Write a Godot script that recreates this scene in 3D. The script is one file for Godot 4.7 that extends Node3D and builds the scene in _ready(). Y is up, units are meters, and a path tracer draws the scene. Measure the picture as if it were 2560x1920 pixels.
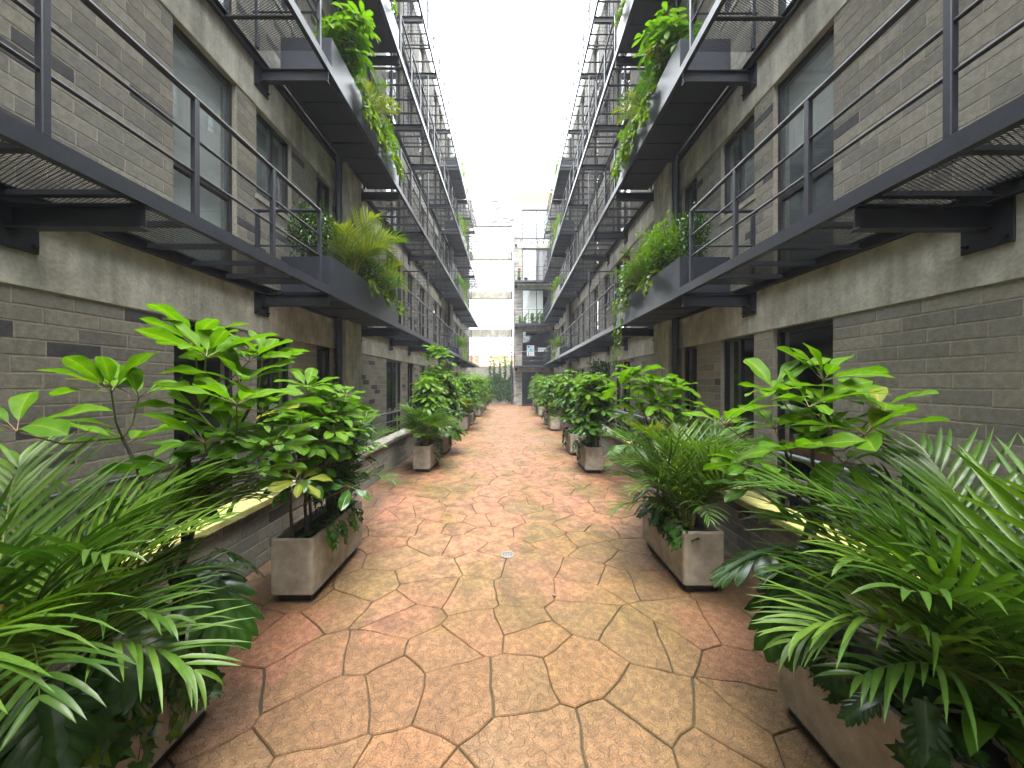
extends Node3D
# y is up, the court runs away from the camera along -z; «d» is the distance along it, «s» the side (-1 or 1)

const FL := [0.0, 2.80, 5.57, 8.33, 11.10]
const ROOF := 13.9
const EDGE := 2.19
const WALL := 3.05
const EYE := Vector3(0.06, 1.6, 0.0)
const COLS := [[6.84, 7.55], [18.86, 19.57]]
const TROUGHS := [[4.88, 7.80], [16.9, 19.8]]

var org := {}
var taken := {}
var M := {}
var rng := RandomNumberGenerator.new()


class G:
	var v := PackedVector3Array()
	var c := PackedColorArray()
	var t := PackedVector2Array()
	var t2 := PackedVector2Array()
	var i := PackedInt32Array()
	var col := Color.WHITE

	func quad(a: Vector3, b: Vector3, e: Vector3, f: Vector3) -> void:
		var k := v.size()
		v.append(a); v.append(b); v.append(e); v.append(f)
		c.append(col); c.append(col); c.append(col); c.append(col)
		i.append(k); i.append(k + 2); i.append(k + 1); i.append(k); i.append(k + 3); i.append(k + 2)

	func oquad(a: Vector3, b: Vector3, e: Vector3, f: Vector3, out: Vector3) -> void:
		if (b - a).cross(e - a).dot(out) < 0.0:
			quad(f, e, b, a)
		else:
			quad(a, b, e, f)

	func tri(a: Vector3, b: Vector3, e: Vector3, out: Vector3) -> void:
		var k := v.size()
		v.append(a); v.append(b); v.append(e)
		c.append(col); c.append(col); c.append(col)
		if (b - a).cross(e - a).dot(out) < 0.0:
			i.append(k); i.append(k + 1); i.append(k + 2)
		else:
			i.append(k); i.append(k + 2); i.append(k + 1)

	func box(ce: Vector3, sz: Vector3, b := 0.0, bs := Basis()) -> void:
		var h := sz / 2.0
		var e := [bs.x, bs.y, bs.z]
		for ax in 3:
			var u := (ax + 1) % 3
			var w := (ax + 2) % 3
			for sg in [-1.0, 1.0]:
				var n: Vector3 = e[ax] * sg
				var o: Vector3 = ce + n * h[ax]
				var du: Vector3 = e[u] * (h[u] - b)
				var dw: Vector3 = e[w] * (h[w] - b)
				oquad(o - du - dw, o + du - dw, o + du + dw, o - du + dw, n)
		if b <= 0.0:
			return
		for ax in 3:
			var u := (ax + 1) % 3
			var w := (ax + 2) % 3
			for su in [-1.0, 1.0]:
				for sw in [-1.0, 1.0]:
					var p: Vector3 = ce + e[u] * (su * h[u]) + e[w] * (sw * (h[w] - b))
					var q: Vector3 = ce + e[u] * (su * (h[u] - b)) + e[w] * (sw * h[w])
					var l: Vector3 = e[ax] * (h[ax] - b)
					oquad(p - l, p + l, q + l, q - l, e[u] * su + e[w] * sw)
		for sx in [-1.0, 1.0]:
			for sy in [-1.0, 1.0]:
				for sz2 in [-1.0, 1.0]:
					var x: Vector3 = e[0] * sx
					var y: Vector3 = e[1] * sy
					var z: Vector3 = e[2] * sz2
					var k: Vector3 = ce + x * (h.x - b) + y * (h.y - b) + z * (h.z - b)
					tri(k + x * b, k + y * b, k + z * b, x + y + z)

	func span(a: Vector3, b: Vector3, bev := 0.0) -> void:
		box((a + b) / 2.0, (b - a).abs(), bev)

	func extrude(pr: PackedVector2Array, o: Vector3, ax: Vector3, ay: Vector3, along: Vector3) -> void:
		var n := pr.size()
		for k in n:
			var p := pr[k]
			var q := pr[(k + 1) % n]
			var a := o + ax * p.x + ay * p.y
			var b := o + ax * q.x + ay * q.y
			quad(a, b, b + along, a + along)
		var tr := Geometry2D.triangulate_polygon(pr)
		for k in range(0, tr.size(), 3):
			var a := o + ax * pr[tr[k]].x + ay * pr[tr[k]].y
			var b := o + ax * pr[tr[k + 1]].x + ay * pr[tr[k + 1]].y
			var e := o + ax * pr[tr[k + 2]].x + ay * pr[tr[k + 2]].y
			tri(a, b, e, -along)
			tri(a + along, b + along, e + along, along)

	func tube(pts: PackedVector3Array, r0: float, r1: float, sides := 6, capped := true) -> void:
		var n := pts.size()
		var k0 := v.size()
		var up := Vector3.UP
		var ring := PackedVector3Array()
		for k in n:
			var dir := (pts[mini(k + 1, n - 1)] - pts[maxi(k - 1, 0)]).normalized()
			if absf(dir.dot(up)) > 0.95:
				up = Vector3.RIGHT if absf(dir.x) < 0.8 else Vector3.BACK
			var x := up.cross(dir).normalized()
			var y := dir.cross(x)
			up = y
			var r := lerpf(r0, r1, float(k) / maxf(n - 1, 1))
			for j in sides:
				var a := TAU * j / sides
				v.append(pts[k] + (x * cos(a) + y * sin(a)) * r)
				c.append(col)
		for k in n - 1:
			for j in sides:
				var a := k0 + k * sides + j
				var b := k0 + k * sides + (j + 1) % sides
				i.append(a); i.append(a + sides); i.append(b)
				i.append(b); i.append(a + sides); i.append(b + sides)
		if capped:
			for en in [0, n - 1]:
				var kc := v.size()
				v.append(pts[en]); c.append(col)
				for j in sides:
					v.append(v[k0 + en * sides + j]); c.append(col)
				for j in sides:
					i.append(kc); i.append(kc + 1 + j); i.append(kc + 1 + (j + 1) % sides)

	func grid(p: PackedVector3Array, cl: PackedColorArray, rows: int, cols: int) -> void:
		var k := v.size()
		v.append_array(p)
		c.append_array(cl)
		for a in rows - 1:
			for b in cols - 1:
				var q := k + a * cols + b
				i.append(q); i.append(q + cols); i.append(q + 1)
				i.append(q + 1); i.append(q + cols); i.append(q + cols + 1)

	func add(o: G, xf: Transform3D, tint := Color.WHITE) -> void:
		var k := v.size()
		v.append_array(xf * o.v)
		if tint == Color.WHITE:
			c.append_array(o.c)
		else:
			for q in o.c:
				c.append(q * tint)
		var m := o.i.size()
		var f := i.size()
		i.resize(f + m)
		for q in m:
			i[f + q] = o.i[q] + k

	func mesh(smooth := false, colored := false) -> ArrayMesh:
		var ar := []
		ar.resize(Mesh.ARRAY_MAX)
		ar[Mesh.ARRAY_VERTEX] = v
		ar[Mesh.ARRAY_INDEX] = i
		if smooth:
			var n := PackedVector3Array()
			n.resize(v.size())
			for k in range(0, i.size(), 3):
				var a := i[k]
				var b := i[k + 1]
				var e := i[k + 2]
				var f := (v[e] - v[a]).cross(v[b] - v[a])
				n[a] += f; n[b] += f; n[e] += f
			for k in n.size():
				n[k] = n[k].normalized()
			ar[Mesh.ARRAY_NORMAL] = n
		if colored:
			ar[Mesh.ARRAY_COLOR] = c
		if t.size() == v.size():
			ar[Mesh.ARRAY_TEX_UV] = t
		if t2.size() == v.size():
			ar[Mesh.ARRAY_TEX_UV2] = t2
		var m := ArrayMesh.new()
		m.add_surface_from_arrays(Mesh.PRIMITIVE_TRIANGLES, ar)
		return m


func numbered(parent: Node, called: String) -> String:
	var key := [parent.get_instance_id(), called]
	var n: int = taken.get(key, 0)
	taken[key] = n + 1
	return called if n == 0 else "%s_%03d" % [called, n]


func put_at(n: Node3D, parent: Node, at: Vector3) -> void:
	n.position = at - org.get(parent, Vector3.ZERO)
	org[n] = at
	parent.add_child(n)


func thing(called: String, label: String, category: String, at: Vector3, group := "") -> Node3D:
	var o := Node3D.new()
	o.name = numbered(self, called)
	put_at(o, self, at)
	o.set_meta("label", label)
	o.set_meta("category", category)
	if group:
		o.set_meta("group", group)
	return o


# a mesh given in scene coordinates (at = 0) or in its own (at = where it stands)
func part(called: String, mesh: Mesh, m: Material, parent: Node, at := Vector3.ZERO, bs := Basis()) -> MeshInstance3D:
	var o := MeshInstance3D.new()
	o.name = numbered(parent, called)
	o.mesh = mesh
	o.material_override = m
	put_at(o, parent, at)
	o.basis = bs
	return o


# a part that is a child of a turned thing: plain local transform
func piece(called: String, mesh: Mesh, m: Material, parent: Node, xf := Transform3D()) -> MeshInstance3D:
	var o := MeshInstance3D.new()
	o.name = numbered(parent, called)
	o.mesh = mesh
	o.material_override = m
	o.transform = xf
	parent.add_child(o)
	return o


func tag(o: Node, label: String, category: String, group := "") -> void:
	o.set_meta("label", label)
	o.set_meta("category", category)
	if group:
		o.set_meta("group", group)


func lin(r: float, g: float, b: float, a := 1.0) -> Color:
	var k := Color(r, g, b).linear_to_srgb()
	k.a = a
	return k


func look(n: Vector3, up: Vector3) -> Basis:   # z along n, y near up
	var z := n.normalized()
	var x := up.cross(z)
	if x.length() < 0.01:
		x = Vector3.RIGHT.cross(z)
	x = x.normalized()
	return Basis(x, z.cross(x), z)


func pv2(a: Array) -> PackedVector2Array:
	var p := PackedVector2Array()
	for k in range(0, a.size(), 2):
		p.append(Vector2(a[k], a[k + 1]))
	return p


# ---------------------------------------------------------------- textures and materials
func gray_noise(sd: int, freq: float, w: int, h: int, oct := 4) -> PackedByteArray:
	var n := FastNoiseLite.new()
	n.seed = sd
	n.noise_type = FastNoiseLite.TYPE_SIMPLEX_SMOOTH
	n.frequency = freq
	n.fractal_octaves = oct
	var im := n.get_seamless_image(w, h)
	im.convert(Image.FORMAT_L8)
	return im.get_data()


func tex_l(d: PackedByteArray, w: int, h: int) -> ImageTexture:
	return ImageTexture.create_from_image(Image.create_from_data(w, h, false, Image.FORMAT_L8, d))


func stretched(sd: int, freq: float, w: int, h: int, to_h: int) -> PackedByteArray:
	var n := FastNoiseLite.new()
	n.seed = sd
	n.noise_type = FastNoiseLite.TYPE_SIMPLEX_SMOOTH
	n.frequency = freq
	n.fractal_octaves = 3
	var im := n.get_seamless_image(w, h)
	im.convert(Image.FORMAT_L8)
	im.resize(w, to_h, Image.INTERPOLATE_CUBIC)
	return im.get_data()


func mix_tone(lo: Color, hi: Color, layers: Array, w: int, h: int) -> ImageTexture:
	# layers: [bytes, weight]; the weighted sum (0..1) runs from lo to hi
	var out := PackedByteArray()
	out.resize(w * h * 3)
	for k in w * h:
		var f := 0.0
		for l in layers:
			f += (l[0][k] / 255.0) * l[1]
		f = clampf(f, 0.0, 1.0)
		out[k * 3] = int(255.0 * lerpf(lo.r, hi.r, f))
		out[k * 3 + 1] = int(255.0 * lerpf(lo.g, hi.g, f))
		out[k * 3 + 2] = int(255.0 * lerpf(lo.b, hi.b, f))
	return ImageTexture.create_from_image(Image.create_from_data(w, h, false, Image.FORMAT_RGB8, out))


func mat(called: String, c: Color, rough: float, tex: Texture2D = null, scale := 1.0, bump: Texture2D = null, depth := 0.0, vc := false) -> StandardMaterial3D:
	var m := StandardMaterial3D.new()
	m.resource_name = called
	m.albedo_color = c
	m.roughness = rough
	m.cull_mode = BaseMaterial3D.CULL_DISABLED
	if tex or bump:
		m.uv1_triplanar = true
		m.uv1_world_triplanar = true
		m.uv1_scale = Vector3.ONE * scale
		m.uv1_triplanar_sharpness = 4.0
	if tex:
		m.albedo_texture = tex
	if bump:
		m.heightmap_enabled = true
		m.heightmap_texture = bump
		m.heightmap_scale = depth
	m.vertex_color_use_as_albedo = vc
	M[called] = m
	return m


func leaf_mat(called: String, tint: Color, rough: float, through: float, glow: Color) -> void:
	var m := mat(called, tint.linear_to_srgb(), rough, null, 1.0, null, 0.0, true)
	m.backlight_enabled = true
	var b := Color(glow.r * through, glow.g * through, glow.b * through)
	m.backlight = b.linear_to_srgb()
	m.metallic_specular = 0.25 if called == "leaf_young" else 0.42


func make_materials() -> void:
	var fine := gray_noise(11, 0.09, 512, 512, 4)
	var mid := gray_noise(12, 0.02, 512, 512, 5)
	var big := gray_noise(13, 0.006, 512, 512, 4)
	var speck := gray_noise(14, 0.35, 512, 512, 2)
	var streak := stretched(15, 0.03, 512, 48, 512)
	var streak_wide := stretched(16, 0.012, 512, 40, 512)
	var t_fine := tex_l(fine, 512, 512)
	var t_speck := tex_l(speck, 512, 512)
	# rough block: 1 m tile
	var t_block := mix_tone(Color(0.58, 0.58, 0.58), Color(1, 1, 1), [[fine, 0.35], [speck, 0.25], [mid, 0.4]], 512, 512)
	for k in 6:
		var tone: Color = [Color(0.345, 0.328, 0.276), Color(0.385, 0.364, 0.303), Color(0.31, 0.30, 0.258), Color(0.41, 0.388, 0.33), Color(0.275, 0.264, 0.236), Color(0.105, 0.105, 0.113)][k]
		mat("block_%d" % k, tone.linear_to_srgb(), 0.92, t_block, 1.6, t_speck, 0.35)
	mat("block_mixed", Color.WHITE, 0.92, t_block, 1.6, t_speck, 0.35, true)
	mat("mortar", lin(0.50, 0.46, 0.38), 0.95, t_block, 2.3, t_speck, 0.3)
	# board-marked concrete with run-down stains
	var t_conc := mix_tone(Color(0.46, 0.46, 0.44), Color(1.0, 1.0, 0.98), [[streak, 0.2], [streak_wide, 0.3], [fine, 0.2], [big, 0.35], [mid, 0.2]], 512, 512)
	mat("concrete", lin(0.56, 0.55, 0.50), 0.9, t_conc, 0.55, t_fine, 0.25)
	mat("concrete_pale", lin(0.58, 0.56, 0.50), 0.9, t_conc, 0.5, t_fine, 0.25)
	var t_plain := mix_tone(Color(0.6, 0.585, 0.55), Color(1, 1, 1), [[big, 0.5], [mid, 0.4], [fine, 0.15]], 512, 512)
	mat("cast_stone", lin(0.44, 0.395, 0.33), 0.82, t_plain, 0.9, t_fine, 0.12)
	mat("coping_yellow", lin(0.55, 0.54, 0.20), 0.85, t_plain, 0.8, t_fine, 0.2)
	mat("coping_gray", lin(0.36, 0.36, 0.31), 0.88, t_conc, 1.2, t_fine, 0.2)
	mat("dark_inside", lin(0.035, 0.035, 0.037), 0.8)
	mat("well_floor", lin(0.16, 0.16, 0.15), 0.9, t_plain, 0.5, t_fine, 0.2)
	mat("blind", lin(0.55, 0.60, 0.57), 0.7)
	mat("curtain", lin(0.42, 0.42, 0.44), 0.8)
	# painted steel
	var t_steel := mix_tone(Color(0.72, 0.72, 0.74), Color(1, 1, 1), [[mid, 0.55], [big, 0.3], [fine, 0.2]], 512, 512)
	var st := mat("steel", lin(0.027, 0.031, 0.043), 0.40, t_steel, 1.3, t_fine, 0.03)
	st.metallic_specular = 0.5
	mat("steel_dull", lin(0.013, 0.015, 0.021), 0.5, t_steel, 1.3)
	mat("steel_gray", lin(0.12, 0.125, 0.14), 0.35, t_steel, 1.3)
	mat("frame_black", lin(0.012, 0.012, 0.014), 0.35)
	mat("galvanized", lin(0.35, 0.36, 0.38), 0.4, t_steel, 3.0)
	M["galvanized"].metallic = 0.6
	mat("rust", lin(0.12, 0.055, 0.025), 0.9)
	var gl := mat("glass", Color(0.2, 0.22, 0.22, 0.03), 0.02)
	gl.transparency = BaseMaterial3D.TRANSPARENCY_ALPHA
	var gd := mat("glass_dark", lin(0.02, 0.024, 0.026), 0.05)
	gd.metallic_specular = 0.7
	mat("soil", lin(0.028, 0.02, 0.014), 0.95, t_block, 3.0, t_speck, 1.5)
	# plants
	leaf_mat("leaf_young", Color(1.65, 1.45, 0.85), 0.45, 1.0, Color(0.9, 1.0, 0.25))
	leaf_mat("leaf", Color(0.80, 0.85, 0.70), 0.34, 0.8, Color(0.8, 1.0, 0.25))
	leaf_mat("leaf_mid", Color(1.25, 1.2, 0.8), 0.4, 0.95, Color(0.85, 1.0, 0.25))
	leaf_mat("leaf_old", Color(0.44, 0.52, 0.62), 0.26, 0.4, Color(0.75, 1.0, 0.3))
	leaf_mat("frond", Color(0.9, 1.0, 0.8), 0.4, 0.75, Color(0.9, 1.0, 0.2))
	leaf_mat("frond_dark", Color(0.5, 0.62, 0.6), 0.36, 0.55, Color(0.8, 1.0, 0.25))
	leaf_mat("frond_yellow", Color(1.75, 1.4, 0.6), 0.42, 0.8, Color(1.0, 0.95, 0.2))
	leaf_mat("leaf_dry", Color(2.6, 1.3, 1.0), 0.6, 0.7, Color(1.0, 0.9, 0.2))
	var t_leaf := mix_tone(Color(0.66, 0.70, 0.62), Color(1, 1, 1), [[mid, 0.5], [fine, 0.3], [speck, 0.2]], 512, 512)
	for k in ["leaf_young", "leaf_mid", "leaf", "leaf_old", "leaf_dry", "frond", "frond_dark", "frond_yellow"]:
		M[k].albedo_texture = t_leaf
		M[k].uv1_triplanar = true
		M[k].uv1_world_triplanar = true
		M[k].uv1_scale = Vector3.ONE * 2.5
	mat("drain_metal", lin(0.20, 0.185, 0.16), 0.6)
	var gm := mat("glass_film", Color(0.55, 0.60, 0.62, 0.03), 0.02)
	gm.transparency = BaseMaterial3D.TRANSPARENCY_ALPHA
	gm.metallic = 0.38
	mat("bark", lin(0.10, 0.085, 0.06), 0.9, t_block, 4.0, t_speck, 0.6)
	mat("stalk", lin(0.11, 0.12, 0.045), 0.6)
	mat("cane", lin(0.30, 0.25, 0.06), 0.5)
	mat("stalk_brown", lin(0.12, 0.075, 0.05), 0.6)


# ---------------------------------------------------------------- the paved floor
var warp_a := FastNoiseLite.new()
var warp_b := FastNoiseLite.new()


func warp(p: Vector2) -> Vector2:
	return p + Vector2(warp_a.get_noise_2d(p.x, p.y), warp_b.get_noise_2d(p.x, p.y)) * 0.05


func clip_half(poly: PackedVector2Array, at: Vector2, n: Vector2) -> PackedVector2Array:
	var out := PackedVector2Array()
	var m := poly.size()
	for k in m:
		var a := poly[k]
		var b := poly[(k + 1) % m]
		var da := (a - at).dot(n)
		var db := (b - at).dot(n)
		if da <= 0.0:
			out.append(a)
		if (da < 0.0 and db > 0.0) or (da > 0.0 and db < 0.0):
			out.append(a.lerp(b, da / (da - db)))
	return out


func floor_cells(x0: float, x1: float, d0: float, d1: float) -> Array:
	var r := RandomNumberGenerator.new()
	r.seed = 81
	var step := 0.40
	var pts: Array[Vector2] = []
	var row := 0
	var d := d0 - step
	while d < d1 + step:
		var x := x0 - step + (step * 0.5 if row % 2 else 0.0)
		while x < x1 + step:
			pts.append(Vector2(x + r.randf_range(-0.18, 0.18), d + r.randf_range(-0.18, 0.18)))
			x += step
		d += step * 0.9
		row += 1
	var cells := []
	for a in pts.size():
		var p := pts[a]
		var poly := PackedVector2Array([Vector2(x0, d0), Vector2(x1, d0), Vector2(x1, d1), Vector2(x0, d1)])
		for b in pts.size():
			if a == b or absf(pts[b].y - p.y) > 1.6 or absf(pts[b].x - p.x) > 1.6:
				continue
			poly = clip_half(poly, (p + pts[b]) / 2.0, pts[b] - p)
			if poly.is_empty():
				break
		if poly.size() < 3:
			continue
		var area := 0.0
		var cen := Vector2.ZERO
		for k in poly.size():
			area += poly[k].cross(poly[(k + 1) % poly.size()]) / 2.0
			cen += poly[k] / poly.size()
		area = absf(area)
		if area < 0.004:
			continue
		if area > 0.2 and r.randf() < 0.28:
			var n := Vector2.from_angle(r.randf() * TAU)
			var c2 := cen + n * r.randf_range(-0.06, 0.06)
			cells.append(clip_half(poly, c2, n))
			cells.append(clip_half(poly, c2, -n))
		else:
			cells.append(poly)
	return cells


func stone_shape(g: G, cell: PackedVector2Array, r: RandomNumberGenerator, origin: Vector3) -> bool:
	# finer outline, pulled in by half a joint, warped so that no edge is straight
	var gap := r.randf_range(0.002, 0.005)
	var shrunk := Geometry2D.offset_polygon(cell, -gap, Geometry2D.JOIN_MITER)
	if shrunk.is_empty() or shrunk[0].size() < 3:
		return false
	var base: PackedVector2Array = shrunk[0]
	var pts := PackedVector2Array()
	for k in base.size():
		var a := base[k]
		var b := base[(k + 1) % base.size()]
		var n := clampi(int(ceil(a.distance_to(b) / 0.11)), 1, 6)
		for q in n:
			pts.append(warp(a.lerp(b, float(q) / n)) + Vector2(r.randf_range(-1, 1), r.randf_range(-1, 1)) * 0.0014)
	var cen := Vector2.ZERO
	for p in pts:
		cen += p / pts.size()
	var m := pts.size()
	var lift := r.randf_range(-0.0015, 0.0015)
	var tilt := Vector2(r.randf_range(-1, 1), r.randf_range(-1, 1)) * 0.004
	var k0 := g.v.size()
	for ring in 4:
		for k in m:
			var p := pts[k]
			var inw := (cen - p).normalized()
			var y := -0.016
			if ring == 1:
				y = -0.006
			elif ring == 2:
				p += inw * 0.005
				y = 0.0
			elif ring == 3:
				p = p.lerp(cen, 0.45)
				y = 0.0015
			if ring > 0:
				y += lift + tilt.dot(p - cen)
			g.v.append(Vector3(p.x, y, -p.y) - origin)
			g.c.append(g.col)
			g.t2.append(Vector2((p.x + 2.2) / 4.4, p.y / 32.0))
	g.v.append(Vector3(cen.x, 0.0015 + lift, -cen.y) - origin)
	g.c.append(g.col)
	g.t2.append(Vector2((cen.x + 2.2) / 4.4, cen.y / 32.0))
	for ring in 3:
		for k in m:
			var a := k0 + ring * m + k
			var b := k0 + ring * m + (k + 1) % m
			g.i.append(a); g.i.append(b); g.i.append(a + m)
			g.i.append(b); g.i.append(b + m); g.i.append(a + m)
	for k in m:
		g.i.append(k0 + 3 * m + k); g.i.append(k0 + 3 * m + (k + 1) % m); g.i.append(k0 + 4 * m)
	return true


func floor_material() -> void:
	# stamped surface: grain and broken worm-like creases, one tile every 1.15 m
	var w := 1024
	var fine := gray_noise(21, 0.12, w, w, 3)
	var mid := gray_noise(22, 0.018, w, w, 4)
	var worm := gray_noise(23, 0.0125, w, w, 2)
	var worm2 := gray_noise(28, 0.011, w, w, 2)
	var gate := gray_noise(24, 0.01, w, w, 2)
	var speck := gray_noise(25, 0.3, w, w, 2)
	var col := PackedByteArray()
	var hei := PackedByteArray()
	col.resize(w * w * 3)
	hei.resize(w * w)
	for k in w * w:
		var kx := k - (k % w) + (k + 2) % w
		var ky := (k + 2 * w) % (w * w)
		var ga := Vector2(worm[kx] - worm[k], worm[ky] - worm[k]).length() * 0.5
		var gb := Vector2(worm2[kx] - worm2[k], worm2[ky] - worm2[k]).length() * 0.5
		var a := absf(worm[k] - 128.0) / maxf(ga, 0.8)
		var b := absf(worm2[k] - 122.0) / maxf(gb, 0.8)
		var line := 0.0
		if gate[k] > 132:
			line = clampf(1.0 - a / 3.6, 0.0, 1.0)
		if gate[k] < 128:
			line = maxf(line, clampf(1.0 - b / 3.0, 0.0, 1.0))
		var f := fine[k] / 255.0
		var m := mid[k] / 255.0
		var sp := speck[k] / 255.0
		hei[k] = int(clampf(150.0 + (f - 0.5) * 50.0 + (m - 0.5) * 90.0 - line * 60.0, 0.0, 255.0))
		# ochre to salmon ground, pale worn grains, dirt in the creases
		var t := clampf((m - 0.3) * 2.2, 0.0, 1.0)
		var cr := lerpf(124.0, 153.0, t)
		var cg := lerpf(98.0, 123.0, t)
		var cb := lerpf(77.0, 102.0, t)
		var pale := clampf((f * 0.6 + sp * 0.6 - 0.66) * 4.0, 0.0, 1.0)
		cr = lerpf(cr, 216.0, pale * 0.7); cg = lerpf(cg, 186.0, pale * 0.7); cb = lerpf(cb, 150.0, pale * 0.7)
		var dirt := clampf((0.42 - f * 0.5 - sp * 0.3) * 3.0, 0.0, 1.0) * 0.45 + line * 0.55
		cr *= 1.0 - dirt * 0.50; cg *= 1.0 - dirt * 0.47; cb *= 1.0 - dirt * 0.46
		col[k * 3] = int(cr); col[k * 3 + 1] = int(cg); col[k * 3 + 2] = int(cb)
	var tc := ImageTexture.create_from_image(Image.create_from_data(w, w, false, Image.FORMAT_RGB8, col))
	var th := tex_l(hei, w, w)
	# weathering and tone of the whole floor: orange, salmon, gray wear and moss, laid over by the second set of coordinates
	var sw := 256
	var sh := 1536
	var n1 := FastNoiseLite.new(); n1.seed = 31; n1.frequency = 0.55; n1.fractal_octaves = 4
	var n2 := FastNoiseLite.new(); n2.seed = 32; n2.frequency = 0.8; n2.fractal_octaves = 4
	var n3 := FastNoiseLite.new(); n3.seed = 33; n3.frequency = 0.45; n3.fractal_octaves = 5
	var st := PackedByteArray()
	st.resize(sw * sh * 3)
	for y in sh:
		var d := 32.0 * (y + 0.5) / sh
		for x in sw:
			var px := 4.4 * (x + 0.5) / sw - 2.2
			var a := n1.get_noise_2d(px * 1.3, d) * 0.5 + 0.5
			var b := n2.get_noise_2d(px * 1.2 + 40.0, d) * 0.5 + 0.5
			var e := n3.get_noise_2d(px + 90.0, d) * 0.5 + 0.5
			var c := Vector3(0.97, 0.92, 0.82).lerp(Vector3(0.98, 0.87, 0.83), smoothstep(0.35, 0.65, a))
			c = c.lerp(Vector3(1.0, 0.89, 0.81), smoothstep(2.8, 6.0, d) * 0.7)
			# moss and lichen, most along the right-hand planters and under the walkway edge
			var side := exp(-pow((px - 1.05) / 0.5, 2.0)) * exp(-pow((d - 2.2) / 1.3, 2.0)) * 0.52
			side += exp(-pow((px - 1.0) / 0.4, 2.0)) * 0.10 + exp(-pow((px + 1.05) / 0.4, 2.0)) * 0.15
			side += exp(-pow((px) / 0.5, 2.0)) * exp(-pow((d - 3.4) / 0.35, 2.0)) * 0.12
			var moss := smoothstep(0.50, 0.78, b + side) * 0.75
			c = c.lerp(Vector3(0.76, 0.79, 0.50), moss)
			var e2 := n2.get_noise_2d(px * 6.0, d * 6.0) * 0.5 + 0.5
			c *= lerpf(0.80, 1.04, smoothstep(0.25, 0.7, e2))
			# browner patches over the near part of the floor, fading out with distance
			var near_brown := smoothstep(0.30, 0.62, n1.get_noise_2d(px * 0.9 + 17.0, d * 0.9) * 0.5 + 0.5 + 0.16 * absf(px)) * (1.0 - smoothstep(2.2, 5.0, d)) * 0.75
			c = c.lerp(Vector3(0.80, 0.76, 0.62), near_brown)
			var gray := smoothstep(0.60, 0.80, e) * 0.5
			c = c.lerp(Vector3(0.86, 0.86, 0.84), gray)
			# the drain and the washed spot round it
			var q := Vector2(px - 0.03, (d - 3.25) * 0.8).length()
			c = c.lerp(Vector3(0.80, 0.80, 0.70), exp(-pow(q / 0.24, 2.0)) * 0.6)
			var q2 := Vector2(px - 0.0, (d - 9.6) * 0.5).length()
			c = c.lerp(Vector3(1.0, 0.95, 0.9), exp(-pow(q2 / 0.3, 2.0)) * 0.7)
			# pink, unweathered patches where a planter used to stand
			var pk := smoothstep(2.0, 2.06, d) * (1.0 - smoothstep(2.72, 2.78, d)) * smoothstep(1.16, 1.22, absf(px) + 0.03 * a) * (1.0 - smoothstep(1.62, 1.7, absf(px)))
			c = c.lerp(Vector3(1.0, 0.84, 0.82), pk * 0.5)
			# darker strip along both edges, from the planters outwards
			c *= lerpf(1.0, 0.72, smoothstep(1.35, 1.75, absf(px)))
			var k := (y * sw + x) * 3
			st[k] = int(255.0 * clampf(c.x, 0, 1)); st[k + 1] = int(255.0 * clampf(c.y, 0, 1)); st[k + 2] = int(255.0 * clampf(c.z, 0, 1))
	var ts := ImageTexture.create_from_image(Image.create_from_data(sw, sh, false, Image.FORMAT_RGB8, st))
	for k in 5:
		var tone: Color = [Color(0.96, 0.96, 0.95), Color(1.0, 0.96, 0.93), Color(0.94, 0.935, 0.91), Color(1.0, 0.96, 0.97), Color(0.92, 0.9, 0.87)][k]
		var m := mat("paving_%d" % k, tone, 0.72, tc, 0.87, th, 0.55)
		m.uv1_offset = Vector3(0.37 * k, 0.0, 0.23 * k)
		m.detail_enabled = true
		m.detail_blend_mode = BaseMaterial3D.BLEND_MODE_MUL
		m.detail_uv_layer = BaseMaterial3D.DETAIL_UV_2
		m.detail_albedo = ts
	mat("joint", lin(0.07, 0.062, 0.035), 0.95, M["block_mixed"].albedo_texture, 2.0)


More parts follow.
